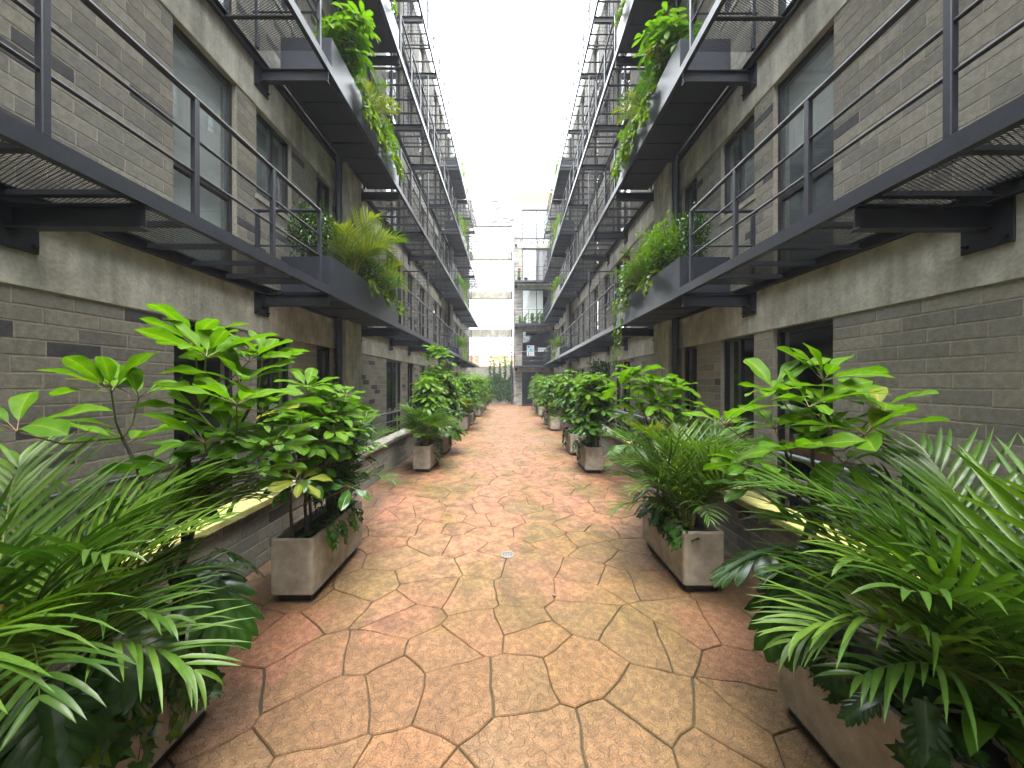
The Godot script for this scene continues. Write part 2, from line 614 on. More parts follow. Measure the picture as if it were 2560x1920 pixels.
func build_floor() -> void:
	floor_material()
	warp_a.seed = 5; warp_a.frequency = 1.3
	warp_b.seed = 6; warp_b.frequency = 1.3
	var g := G.new()
	g.span(Vector3(-150, -1.45, -190), Vector3(150, -1.25, 60))
	var ground := part("ground", g.mesh(), M["well_floor"], self)
	ground.set_meta("kind", "structure")
	g = G.new()
	g.span(Vector3(-2.13, -1.248, -29.3), Vector3(2.13, -0.011, 2.2))
	var slab := part("pavement", g.mesh(), M["joint"], self)
	slab.set_meta("kind", "structure")
	var cells := floor_cells(-2.13, 2.13, -2.0, 29.2)
	var list := []
	for c in cells:
		var cen := Vector2.ZERO
		for p in c:
			cen += p / c.size()
		list.append([cen.y if cen.y > 0.9 else 40.0 - cen.y, c, cen])
	list.sort_custom(func(a, b): return a[0] < b[0])
	var r := RandomNumberGenerator.new()
	r.seed = 78
	var rest := [G.new(), G.new(), G.new()]
	for k in list.size():
		var cen: Vector2 = list[k][2]
		var at := Vector3(cen.x, 0, -cen.y)
		var tone := r.randi() % 5
		if k < 298:
			var s := G.new()
			if stone_shape(s, list[k][1], r, at):
				part("paving_stone", s.mesh(), M["paving_%d" % tone], slab, at)
		else:
			stone_shape(rest[tone % 3], list[k][1], r, Vector3.ZERO)
	for k in 3:
		var o := part("distant_paving", rest[k].mesh(), M["paving_%d" % k], slab)
		o.set_meta("kind", "stuff")
	# the floor drain
	g = G.new()
	var at := Vector3(0.03, 0.0, -3.56)
	var dr := thing("floor_drain", "small round metal drain set in the washed paving of the court", "drain", at)
	var ring := PackedVector3Array()
	for k in 33:
		ring.append(Vector3(cos(TAU * k / 32), 0, sin(TAU * k / 32)) * 0.062 + Vector3(0, 0.004, 0))
	g.tube(ring, 0.007, 0.007, 6, false)
	part("rim", g.mesh(true), M["drain_metal"], dr, at)
	g = G.new()
	for k in 7:
		var x := -0.045 + 0.015 * k
		var h := sqrt(0.058 * 0.058 - x * x)
		g.box(Vector3(x, 0.004, 0), Vector3(0.006, 0.004, 2.0 * h))
	part("grate", g.mesh(), M["drain_metal"], dr, at)
	g = G.new()
	var disc := pv2([])
	for k in 24:
		disc.append(Vector2(cos(TAU * k / 24), sin(TAU * k / 24)) * 0.06)
	g.extrude(disc, Vector3(0, 0.0015, 0), Vector3.RIGHT, Vector3.BACK, Vector3(0, 0.001, 0))
	part("sump", g.mesh(), M["frame_black"], dr, at)


# ---------------------------------------------------------------- the two long buildings
const PITCH := 0.108
const BLEN := 0.352


# openings of one storey: [d0, d1, height of the sill above the floor, mullions, transom]
func openings(level: int) -> Array:
	var o := []
	for base in [0.0, 12.02]:
		var low := 1.1 if level > 0 else -0.9
		o.append([3.56 + base, 4.37 + base, 0.0 if level > 0 else -0.9, 0, 1])
		o.append([4.72 + base, 5.46 + base, low, 1, 0])
		o.append([6.17 + base, 6.70 + base, low, 1, 0])
	for base in [0.0, 12.02]:
		o.append([9.62 + base, 11.0 + base, 0.0 if level > 0 else -0.9, 1, 0])
		o.append([11.6 + base, 12.35 + base, 1.1 if level > 0 else -0.9, 1, 0])
		o.append([13.15 + base, 14.0 + base, 0.0 if level > 0 else -0.9, 0, 1])
	o = o.filter(func(q): return q[1] < 26.5)
	o.sort_custom(func(a, b): return a[0] < b[0])
	return o


func solid_rects(level: int) -> Array:
	var y0: float = FL[level] - 0.05 if level > 0 else -1.25
	var y1: float = FL[level + 1] - 0.59 if level < 4 else ROOF - 0.3
	var out := []
	var d := -2.0
	var cuts := []
	for o in openings(level):
		cuts.append([o[0], o[1]])
		var sill: float = FL[level] + o[2]
		if sill > y0 + 0.1:
			out.append([o[0], o[1], y0, sill])
	for c in COLS:
		cuts.append(c)
	cuts.sort_custom(func(a, b): return a[0] < b[0])
	for c in cuts:
		if c[0] > d + 0.02:
			out.append([d, c[0], y0, y1])
		d = c[1]
	out.append([d, 29.0, y0, y1])
	return out


func make_brick(r: RandomNumberGenerator, simple := false) -> G:
	var g := G.new()
	if simple:
		g.box(Vector3.ZERO, Vector3(0.09, PITCH - 0.0095, 1.0))
		return g
	g.box(Vector3.ZERO, Vector3(0.10, PITCH - 0.0095, 1.0), 0.0)
	g = G.new()
	# rounded, slightly uneven block: length 1 along z is scaled to the wanted length
	var h := (PITCH - 0.0095) / 2.0
	var b := 0.004
	g.box(Vector3.ZERO, Vector3(0.10, 2.0 * h, 1.0), 0.0)
	for k in g.v.size():
		var q := g.v[k]
		q.y += sin(q.z * 3.0 + r.randf() * 0.4) * 0.0008
		g.v[k] = q
	var f := G.new()
	for sg in [-1.0, 1.0]:
		var x: float = 0.05 * sg
		var xi: float = (0.05 - b) * sg
		var e := 0.5 - 0.011
		var o := Vector3(sg, 0, 0)
		var j := []
		for q in 4:
			j.append(r.randf_range(-0.0012, 0.0012))
		var p := [Vector3(x, -h + b, -e), Vector3(x, -h + b, e), Vector3(x, h - b + j[2], e), Vector3(x, h - b + j[3], -e)]
		var w := [Vector3(xi, -h + j[0], -0.5), Vector3(xi, -h + j[1], 0.5), Vector3(xi, h + j[2], 0.5), Vector3(xi, h + j[3], -0.5)]
		f.oquad(p[0], p[1], p[2], p[3], o)
		for q in 4:
			f.oquad(p[q], p[(q + 1) % 4], w[(q + 1) % 4], w[q], o)
	for q in [[0.0, 1.0, 0.0], [0.0, -1.0, 0.0], [0.0, 0.0, 1.0], [0.0, 0.0, -1.0]]:
		var n := Vector3(q[0], q[1], q[2])
		if n.y != 0.0:
			f.oquad(Vector3(-0.046, n.y * h, -0.5), Vector3(0.046, n.y * h, -0.5), Vector3(0.046, n.y * h, 0.5), Vector3(-0.046, n.y * h, 0.5), n)
		else:
			f.oquad(Vector3(-0.046, -h, n.z * 0.5), Vector3(0.046, -h, n.z * 0.5), Vector3(0.046, h, n.z * 0.5), Vector3(-0.046, h, n.z * 0.5), n)
	return f


func lay_bricks(rects: Array, x: float, out: Array, r: RandomNumberGenerator, dark: float, ystart: float) -> void:
	# bricks as [centre, length, tone]
	for q in rects:
		var y: float = q[2]
		var course := int(round((q[2] - ystart) / PITCH))
		y = ystart + course * PITCH
		while y + PITCH * 0.5 < q[3]:
			var a: float = q[0] + 0.004
			var first := (BLEN / 2.0 if course % 2 else BLEN) if fmod(q[0], 0.7) < 0.4 else (BLEN if course % 2 else BLEN / 2.0)
			first += r.randf_range(-0.012, 0.012)
			while a < q[1] - 0.02:
				var b := minf(a + first, q[1] + 0.0)
				if q[1] - b < 0.07:
					b = q[1]
				if y + PITCH - 0.02 <= q[3] + 0.03:
					var tone := r.randi() % 5
					if r.randf() < dark:
						tone = 5
					out.append([Vector3(x, y + PITCH / 2.0, -(a + b) / 2.0), b - a - 0.009, tone])
				a = b
				first = BLEN + r.randf_range(-0.008, 0.008)
			y += PITCH
			course += 1


func shows(p: Vector3) -> bool:
	var q := p - EYE
	return q.z < -0.3 and absf(q.x) < -q.z * 1.36 and absf(q.y) < -q.z * 1.02


func build_brickwork(bricks: Array, parent: Node, single: int, variants: Array, rest_name: String, weight: Callable) -> void:
	var order := []
	for k in bricks.size():
		var p: Vector3 = bricks[k][0]
		var near: float = weight.call(p) / (p - EYE).length_squared() if shows(p) else 0.0
		order.append([near, k])
	order.sort_custom(func(a, b): return a[0] > b[0])
	var g := G.new()
	for n in order.size():
		var b: Array = bricks[order[n][1]]
		if n < single and order[n][0] > 0.0:
			part("brick", variants[n % variants.size()], M["block_%d" % b[2]], parent, b[0], Basis.from_scale(Vector3(1, 1, b[1])))
			continue
		var p: Vector3 = b[0]
		g.col = M["block_%d" % b[2]].albedo_color.srgb_to_linear()
		var h := Vector3(0.05, (PITCH - 0.0095) / 2.0, b[1] / 2.0)
		var far := -p.z > 14.0 or p.y > 9.0
		for sg in ([-signf(p.x)] if far else [-1.0, 1.0]):
			var x: float = p.x + sg * h.x
			g.oquad(Vector3(x, p.y - h.y, p.z - h.z), Vector3(x, p.y - h.y, p.z + h.z), Vector3(x, p.y + h.y, p.z + h.z), Vector3(x, p.y + h.y, p.z - h.z), Vector3(sg, 0, 0))
		for sg in [-1.0, 1.0]:
			var y: float = p.y + sg * h.y
			g.oquad(Vector3(p.x - h.x, y, p.z - h.z), Vector3(p.x + h.x, y, p.z - h.z), Vector3(p.x + h.x, y, p.z + h.z), Vector3(p.x - h.x, y, p.z + h.z), Vector3(0, sg, 0))
			var z: float = p.z + sg * h.z
			g.oquad(Vector3(p.x - h.x, p.y - h.y, z), Vector3(p.x + h.x, p.y - h.y, z), Vector3(p.x + h.x, p.y + h.y, z), Vector3(p.x - h.x, p.y + h.y, z), Vector3(0, 0, sg))
	var o := part(rest_name, g.mesh(false, true), M["block_mixed"], parent)
	o.set_meta("kind", "stuff")


func window(parent: Node, s: float, d0: float, d1: float, y0: float, y1: float, mull: int, transom: int, cover: int) -> void:
	var mid := Vector3(s * 3.13, y0, -(d0 + d1) / 2.0)
	var g := G.new()
	var x0 := 3.10
	var x1 := 3.16
	var t := 0.045
	var bar := func(gg: G, a: float, b: float, lo: float, hi: float) -> void:
		gg.span(Vector3(s * x0, lo, -a) - mid, Vector3(s * x1, hi, -b) - mid, 0.003)
	bar.call(g, d0, d0 + t, y0, y1)
	bar.call(g, d1 - t, d1, y0, y1)
	bar.call(g, d0 + t, d1 - t, y1 - t, y1)
	bar.call(g, d0 + t, d1 - t, y0, y0 + t)
	var w := part("window", g.mesh(), M["frame_black"], parent, mid)
	var splits := [d0 + t, d1 - t]
	if mull:
		splits = [d0 + t, (d0 + d1) / 2.0, d1 - t]
	var ys := [y0 + t, y1 - t]
	if transom:
		ys = [y0 + t, lerpf(y0, y1, 0.40), y1 - t]
	for k in range(1, splits.size() - 1):
		g = G.new()
		bar.call(g, splits[k] - 0.03, splits[k] + 0.03, y0 + t, y1 - t)
		part("mullion", g.mesh(), M["frame_black"], w, mid)
	for k in range(1, ys.size() - 1):
		g = G.new()
		bar.call(g, d0 + t, d1 - t, ys[k] - 0.03, ys[k] + 0.03)
		part("transom", g.mesh(), M["frame_black"], w, mid)
	for k in splits.size() - 1:
		for j in ys.size() - 1:
			g = G.new()
			var x := s * (3.125 + 0.012 * (k % 2))
			g.oquad(Vector3(x, ys[j], -splits[k]), Vector3(x, ys[j], -splits[k + 1]), Vector3(x, ys[j + 1], -splits[k + 1]), Vector3(x, ys[j + 1], -splits[k]), Vector3(-s, 0, 0))
			part("pane", g.mesh(), M["glass_film" if y0 > 2.0 and (d0 < 5.0 or k == 1) else "glass"], w)
	if cover == 1 or cover == 3:
		g = G.new()
		g.span(Vector3(s * 3.19, y0 + 0.05 if cover == 1 else lerpf(y0, y1, 0.62), -d0 - 0.05), Vector3(s * 3.196, y1 - 0.05, -d1 + 0.05))
		part("blind", g.mesh(), M["blind"], w)
	elif cover == 2:
		# a gathered curtain over half of the opening
		g = G.new()
		var n := 30
		var a := d0 + 0.05
		var b := lerpf(d0, d1, 0.55)
		for k in n:
			var e0 := lerpf(a, b, float(k) / n)
			var e1 := lerpf(a, b, float(k + 1) / n)
			var q0 := s * (3.24 + 0.02 * sin(k * 1.9))
			var q1 := s * (3.24 + 0.02 * sin((k + 1) * 1.9))
			g.quad(Vector3(q0, y0 + 0.03, -e0), Vector3(q1, y0 + 0.03, -e1), Vector3(q1, y1 - 0.05, -e1), Vector3(q0, y1 - 0.05, -e0))
		part("curtain", g.mesh(), M["curtain"], w)


func build_side(s: float) -> void:
	var name_of := "left" if s < 0 else "right"
	var label := "long gray block apartment building with concrete bands behind the %s row of planters" % name_of
	var at := Vector3(s * 3.3, -1.25, -13.0)
	var b := thing("apartment_building", label, "building", at, "apartment buildings along the court")
	var r := RandomNumberGenerator.new()
	r.seed = 200 + int(s)
	var variants := []
	for k in 5:
		variants.append(make_brick(r).mesh())
	# mortar backing of every storey, bands, windows
	var bricks := []
	var g := G.new()
	for level in 5:
		var rects := solid_rects(level)
		for q in rects:
			g.span(Vector3(s * (WALL + 0.0025), q[2], -q[0] - 0.003), Vector3(s * 3.24, q[3] + 0.02, -q[1] + 0.003))
		lay_bricks(rects, s * (WALL + 0.05), bricks, r, 0.085 if s < 0 else 0.055, FL[level] - 0.046 if level > 0 else -1.25)
	var wall := part("wall", g.mesh(), M["mortar"], b, at)
	# backing was written in scene coordinates
	wall.position -= at - org[b]
	wall.position = -org[b]
	org[wall] = Vector3.ZERO
	build_brickwork(bricks, wall, 298, variants, "upper_bricks", func(p: Vector3) -> float:
		return 0.12 if p.y < 0.1 else (0.3 if p.y > 5.4 else 1.0))
	for level in range(1, 5):
		g = G.new()
		var y1: float = FL[level] - 0.055
		g.span(Vector3(s * (WALL - 0.012), y1 - 0.535, 2.0), Vector3(s * 3.3, y1, -29.0), 0.006)
		part("concrete_band", g.mesh(), M["concrete"], b)
	g = G.new()
	g.span(Vector3(s * (WALL - 0.03), ROOF - 0.3, 2.0), Vector3(s * 3.3, ROOF, -29.0), 0.01)
	part("parapet", g.mesh(), M["concrete"], b)
	for c in COLS:
		g = G.new()
		g.span(Vector3(s * 2.87, -1.25, -c[0]), Vector3(s * 3.3, ROOF - 0.31, -c[1]), 0.008)
		part("column", g.mesh(), M["concrete"], b)
		g = G.new()
		var pd: float = c[0] - 0.09
		g.tube(PackedVector3Array([Vector3(s * 2.955, -1.2, -pd), Vector3(s * 2.955, 5.0, -pd), Vector3(s * 2.955, ROOF - 0.35, -pd)]), 0.055, 0.055, 14)
		for y in [1.9, 4.6, 7.4, 10.2]:
			g.tube(PackedVector3Array([Vector3(s * 2.955, y, -pd), Vector3(s * 2.955, y + 0.09, -pd)]), 0.061, 0.061, 14)
		part("downpipe", g.mesh(true), M["steel"], b)
	for level in 5:
		var n := 0
		for o in openings(level):
			var y1: float = FL[level + 1] - 0.59 if level < 4 else ROOF - 0.3
			var cover := 0
			if level > 0 and o[4] == 1 and o[0] < 9.0:
				cover = 1 if s < 0 else 3
			elif r.randf() < 0.3:
				cover = 2
			if level == 0 and o[0] > 6.0 and o[0] < 7.0:
				cover = 2
			window(b, s, o[0], o[1], FL[level] + o[2], y1, o[3], o[4], cover)
			if o[2] > 0.5:
				g = G.new()
				g.span(Vector3(s * 3.035, FL[level] + o[2] - 0.05, -o[0] + 0.03), Vector3(s * 3.2, FL[level] + o[2] + 0.004, -o[1] - 0.03), 0.004)
				part("sill", g.mesh(), M["concrete"], b)
			n += 1
	# rooms behind the glass, and the roof
	g = G.new()
	for level in 6:
		var y: float = FL[level] if level < 5 else ROOF
		g.span(Vector3(s * 3.25, y - 0.32, 2.0), Vector3(s * 5.2, y - 0.07, -29.0))
	g.span(Vector3(s * 5.2, -1.25, 2.0), Vector3(s * 5.5, ROOF, -29.0))
	g.span(Vector3(s * 3.25, -1.25, 2.0), Vector3(s * 5.5, ROOF, 2.2))
	g.span(Vector3(s * 3.25, -1.25, -29.0), Vector3(s * 5.5, ROOF, -29.2))
	for d in [1.0, 7.2, 12.7, 19.2, 25.0]:
		g.span(Vector3(s * 3.25, -1.25, -d), Vector3(s * 5.2, ROOF - 0.1, -d - 0.15))
	part("interior", g.mesh(), M["dark_inside"], b)


# ---------------------------------------------------------------- the low walls in front of the light wells
func build_low_wall(s: float) -> void:
	var side := "left" if s < 0 else "right"
	var at := Vector3(s * 2.2, 0, -13)
	var b := thing("low_wall", "low gray block wall with a %s coping behind the %s planters" % ["mossy yellow" if s > 0 else "pale", side], "wall", at, "low walls along the court")
	var r := RandomNumberGenerator.new()
	r.seed = 300 + int(s)
	var variants := []
	for k in 4:
		variants.append(make_brick(r).mesh())
	var g := G.new()
	var rect := [[-2.0, 28.6, 0.0, 0.50]]
	g.span(Vector3(s * 2.1235, -1.25, 2.0), Vector3(s * 2.30, 0.50, -28.6))
	var wall := part("wall", g.mesh(), M["mortar"], b)
	org[wall] = Vector3.ZERO
	var bricks := []
	lay_bricks(rect, s * (2.12 + 0.05), bricks, r, 0.05, 0.0)
	build_brickwork(bricks, wall, 290, variants, "distant_bricks", func(p: Vector3) -> float: return 1.0)
	var d := -2.0
	while d < 28.5:
		g = G.new()
		var e := minf(d + 1.9, 28.6)
		g.span(Vector3(s * 2.085, 0.515, -d - 0.004), Vector3(s * 2.345, 0.575, -e + 0.004), 0.006)
		var near := d < 6.5 if s > 0 else d < 3.0
		part("coping", g.mesh(), M["coping_yellow" if near else "coping_gray"], b)
		d += 1.9
	# steel guard rail over the light well
	var at2 := Vector3(s * 2.4, 0.0, -13)
	var h := thing("guard_rail", "dark pipe guard rail along the light well behind the %s low wall" % side, "railing", at2, "guard rails over the light wells")
	var pipe := func(called: String, x: float, y: float, rad: float) -> void:
		var q := G.new()
		q.tube(PackedVector3Array([Vector3(s * x, y, 1.5), Vector3(s * x, y, -14.0), Vector3(s * x, y, -27.5)]), rad, rad, 10)
		part(called, q.mesh(true), M["steel_gray" if s > 0 else "frame_black"], h)
	pipe.call("top_rail", 2.42, 0.98, 0.024)
	pipe.call("lower_rail", 2.42, 0.80, 0.011)
	pipe.call("lower_rail", 2.42, 0.66, 0.011)
	var post := G.new()
	post.box(Vector3(0, 0.2, 0), Vector3(0.035, 0.96, 0.035), 0.003)
	var pm := post.mesh()
	for k in 19:
		part("post", pm, M["steel"], h, Vector3(s * 2.42, 0.3, 0.7 - 1.5 * k))


# ---------------------------------------------------------------- steel walkways
const BEAMS := [-0.2, 2.39, 4.78, 7.84, 9.9, 11.7, 14.3, 16.74, 19.86, 21.9, 23.9]
var grating: ArrayMesh
var joist: ArrayMesh
var cantilever: ArrayMesh
var plate_mesh: ArrayMesh
var bolt_mesh: ArrayMesh
var rail_post: ArrayMesh


func walkway_shapes() -> void:
	# expanded metal: strands of a diamond net, each tilted, 0.72 x 0.45 m
	var g := G.new()
	var lw := 0.048
	var sw := 0.0225
	var cols := 15
	var rows := 20
	for rrow in rows:
		for k in cols:
			var ox := -0.36 + k * lw
			var oz := -0.225 + rrow * sw
			for q in 2:
				var z0 := oz + (0.0 if q == 0 else sw)
				var z1 := oz + sw / 2.0
				for e in 2:
					var a := Vector3(ox + (0.0 if e == 0 else lw / 2.0), 0, z1 if e == 0 else z0)
					var b := Vector3(ox + (lw / 2.0 if e == 0 else lw), 0, z0 if e == 0 else z1)
					var up := Vector3(0, 0.0013, 0.0018)
					g.quad(a - up, b - up, b + up, a + up)
	grating = g.mesh()
	# angle bar across the walkway
	g = G.new()
	g.extrude(pv2([0, 0, 0.045, 0, 0.045, 0.006, 0.006, 0.006, 0.006, 0.05, 0, 0.05]), Vector3(-0.375, -0.05, 0), Vector3(0, 0, 1), Vector3.UP, Vector3(0.75, 0, 0))
	joist = g.mesh()
	# rolled I-beam, 0.147 high, from the wall to the edge
	g = G.new()
	var h := 0.147
	var f := 0.037
	g.extrude(pv2([-f, 0, f, 0, f, 0.008, 0.0035, 0.012, 0.0035, h - 0.012, f, h - 0.008, f, h, -f, h, -f, h - 0.008, -0.0035, h - 0.012, -0.0035, 0.012, -f, 0.008]), Vector3(-0.41, -h, 0), Vector3(0, 0, 1), Vector3.UP, Vector3(0.82, 0, 0))
	cantilever = g.mesh()
	g = G.new()
	g.box(Vector3(0, -0.12, 0), Vector3(0.014, 0.27, 0.27), 0.002)
	plate_mesh = g.mesh()
	g = G.new()
	var hx := pv2([])
	for k in 6:
		hx.append(Vector2.from_angle(TAU * k / 6) * 0.015)
	g.extrude(hx, Vector3.ZERO, Vector3.UP, Vector3.BACK, Vector3(0.018, 0, 0))
	g.tube(PackedVector3Array([Vector3(0.018, 0, 0), Vector3(0.034, 0, 0)]), 0.008, 0.008, 6)
	bolt_mesh = g.mesh()
	g = G.new()
	g.box(Vector3(0, 0.42, 0), Vector3(0.04, 0.84, 0.04), 0.004)
	rail_post = g.mesh()


func channel(s: float, x: float, flange: float, y: float, d0: float, d1: float, h := 0.10) -> G:
	var g := G.new()
	var p := pv2([0, 0, flange, 0, flange, -0.008, signf(flange) * 0.007, -0.008, signf(flange) * 0.007, -h + 0.008, flange, -h + 0.008, flange, -h, 0, -h])
	g.extrude(p, Vector3(s * x, y, -d0), Vector3(s, 0, 0), Vector3.UP, Vector3(0, 0, d0 - d1))
	return g


func walkway(s: float, level: int, d_end: float) -> void:
	var y: float = FL[level]
	var d0 := -1.72
	var side := "left" if s < 0 else "right"
	var ordn: String = ["", "first-floor", "second-floor", "third-floor", "fourth-floor"][level]
	var at := Vector3(s * 2.62, y, -(d0 + d_end) / 2.0)
	var w := thing("walkway", "dark steel grating walkway with railings on the %s of the %s building" % [ordn, side], "walkway", at, "steel walkways on the facades")
	part("edge_channel", channel(s, EDGE, 0.05, y, d0, d_end).mesh(), M["steel"], w)
	var cuts := []
	for c in COLS:
		cuts.append(c)
	var a := d0
	for c in cuts + [[d_end, d_end]]:
		var e := minf(c[0], d_end)
		if e > a + 0.1:
			part("wall_channel", channel(s, 3.025, -0.05, y, a, e).mesh(), M["steel_dull"], w)
		a = c[1]
	for d in BEAMS:
		if d > d_end:
			continue
		var near_col := false
		for c in COLS:
			if d > c[0] - 0.1 and d < c[1] + 0.4:
				near_col = true
		var bp := Vector3(s * 2.61, y - 0.102, -d)
		var bm := part("cantilever_beam", cantilever, M["steel_dull"], w, bp)
		var px := 3.03
		if d < 12.0 or level < 3:
			part("bracket_plate", plate_mesh, M["steel_dull"], bm, Vector3(s * px, y - 0.11, -d))
		if d < 10.0 and level < 3:
			for q in [[-0.1, -0.21], [0.1, -0.21]]:
				part("bolt", bolt_mesh, M["steel_dull"], bm, Vector3(s * (px - 0.008), y - 0.11 + q[1], -d + q[0]), Basis.from_scale(Vector3(-s, 1, 1)))
	# joists and grating, none under the planting troughs
	var d := d0
	while d < d_end - 0.2:
		var skip := false
		for t in TROUGHS:
			if d > t[0] - 0.3 and d + 0.45 < t[1] + 0.5:
				skip = true
		if not skip:
			part("joist", joist, M["steel_dull"], w, Vector3(s * 2.61, y - 0.035, -d))
			part("grating_panel", grating, M["steel_dull"], w, Vector3(s * 2.61, y - 0.028, -d - 0.225))
		d += 0.45
	for t in TROUGHS:
		# closed floor plates with slots either side, below each trough
		var g := G.new()
		var k: float = t[0] + 0.02
		while k < t[1] - 0.2:
			g.span(Vector3(s * 2.26, y - 0.085, -k), Vector3(s * 2.84, y - 0.07, -k - 0.42))
			k += 0.45
		part("floor_plate", g.mesh(), M["steel_dull"], w)
		var ang := G.new()
		ang.span(Vector3(s * 2.845, y - 0.09, -t[0]), Vector3(s * 2.89, y - 0.03, -minf(t[1], t[0] + 1.9)))
		part("stringer", ang.mesh(), M["steel_dull"], w)
	# railings
	var runs := [[d0, TROUGHS[0][0] - 0.30], [TROUGHS[0][1] + 0.12, TROUGHS[1][0] - 0.30], [TROUGHS[1][1] + 0.12, d_end - 0.02]]
	for q in runs:
		var e0: float = q[0]
		var e1: float = minf(q[1], d_end - 0.02)
		if e1 < e0 + 0.4:
			continue
		var n := int(round((e1 - e0) / 0.9))
		for k in n + 1:
			var pd := lerpf(e0, e1, float(k) / n)
			if level >= 3 and pd > 26.0:
				continue
			part("post", rail_post, M["steel"], w, Vector3(s * 2.215, y, -pd))
		var x := s * 2.215
		for h in [[0.845, 0.021, "top_rail"], [0.555, 0.012, "rail"], [0.31, 0.012, "rail"]]:
			var g := G.new()
			g.tube(PackedVector3Array([Vector3(x, y + h[0], -e0), Vector3(x, y + h[0], -(e0 + e1) / 2.0), Vector3(x, y + h[0], -e1)]), h[1], h[1], 8)
			part(h[2], g.mesh(true), M["steel"], w)
		# returns to the wall at both ends of the troughs
		for en in ([e1] if q == runs[0] else ([e0] if q == runs[2] else [e0, e1])):
			if level > 3:
				continue
			part("post", rail_post, M["steel"], w, Vector3(s * 2.95, y, -en))
			for h in [[0.845, 0.021, "top_rail"], [0.43, 0.012, "rail"]]:
				var g := G.new()
				g.tube(PackedVector3Array([Vector3(x, y + h[0], -en), Vector3(s * 3.0, y + h[0], -en)]), h[1], h[1], 8)
				part(h[2], g.mesh(true), M["steel"], w)
	# wire screen between two flats
	for sd in [10.9, 22.9]:
		if sd > d_end:
			continue
		var g := G.new()
		var z := Vector3(0, 0, -sd)
		for q in [[2.27, 0.0, 2.30, 1.97], [2.95, 0.0, 2.98, 1.97], [2.30, 1.94, 2.95, 1.97], [2.30, 0.04, 2.95, 0.07]]:
			g.span(Vector3(s * q[0], y + q[1], -sd - 0.015), Vector3(s * q[2], y + q[3], -sd + 0.015))
		var sc := part("wire_screen", g.mesh(), M["steel"], w)
		g = G.new()
		for k in 6:
			var x := 2.30 + 0.093 * (k + 1)
			g.box(Vector3(s * x, y + 1.0, -sd), Vector3(0.006, 1.88, 0.006))
		for k in 18:
			g.box(Vector3(s * 2.625, y + 0.16 + 0.1 * k, -sd + 0.006), Vector3(0.65, 0.006, 0.006))
		part("wire_grid", g.mesh(), M["steel"], sc)


func build_trough(s: float, level: int, n: int) -> void:
	var y: float = FL[level]
	var t: Array = TROUGHS[n]
	var side := "left" if s < 0 else "right"
	var ordn: String = ["", "first-floor", "second-floor", "third-floor", "top"][level]
	var at := Vector3(s * 2.55, y - 0.05, -(t[0] + t[1]) / 2.0)
	var b := thing("planting_trough", "long black steel planting trough on the %s %s walkway, the %s one" % [side, ordn, ["nearer", "farther"][n]], "trough", at, "steel troughs on the walkways")
	var x0 := 2.207
	var x1 := 2.855
	var lo := y - 0.055
	var hi := y + 0.40
	var th := 0.008
	var plates := [[x0, t[0], x0 + th, t[1], "front_panel"], [x1 - th, t[0], x1, t[1], "back_panel"], [x0 + th, t[0], x1 - th, t[0] + th, "end_panel"], [x0 + th, t[1] - th, x1 - th, t[1], "end_panel"]]
	for p in plates:
		var g := G.new()
		g.span(Vector3(s * p[0], lo if p[4] != "front_panel" else y + 0.004, -p[1]), Vector3(s * p[2], hi, -p[3]), 0.002)
		part(p[4], g.mesh(), M["steel"], b)
	var g := G.new()
	g.span(Vector3(s * (x0 + th), lo, -t[0] - th), Vector3(s * (x1 - th), lo + 0.008, -t[1] + th))
	part("base_plate", g.mesh(), M["steel_dull"], b)
	g = G.new()
	g.span(Vector3(s * (x0 + th), hi - 0.10, -t[0] - th), Vector3(s * (x1 - th), hi - 0.05, -t[1] + th))
	part("soil", g.mesh(), M["soil"], b)


# ---------------------------------------------------------------- the end of the court
const TF := 26.6
const TL := [0.0, 2.78, 5.62, 8.50, 11.34]


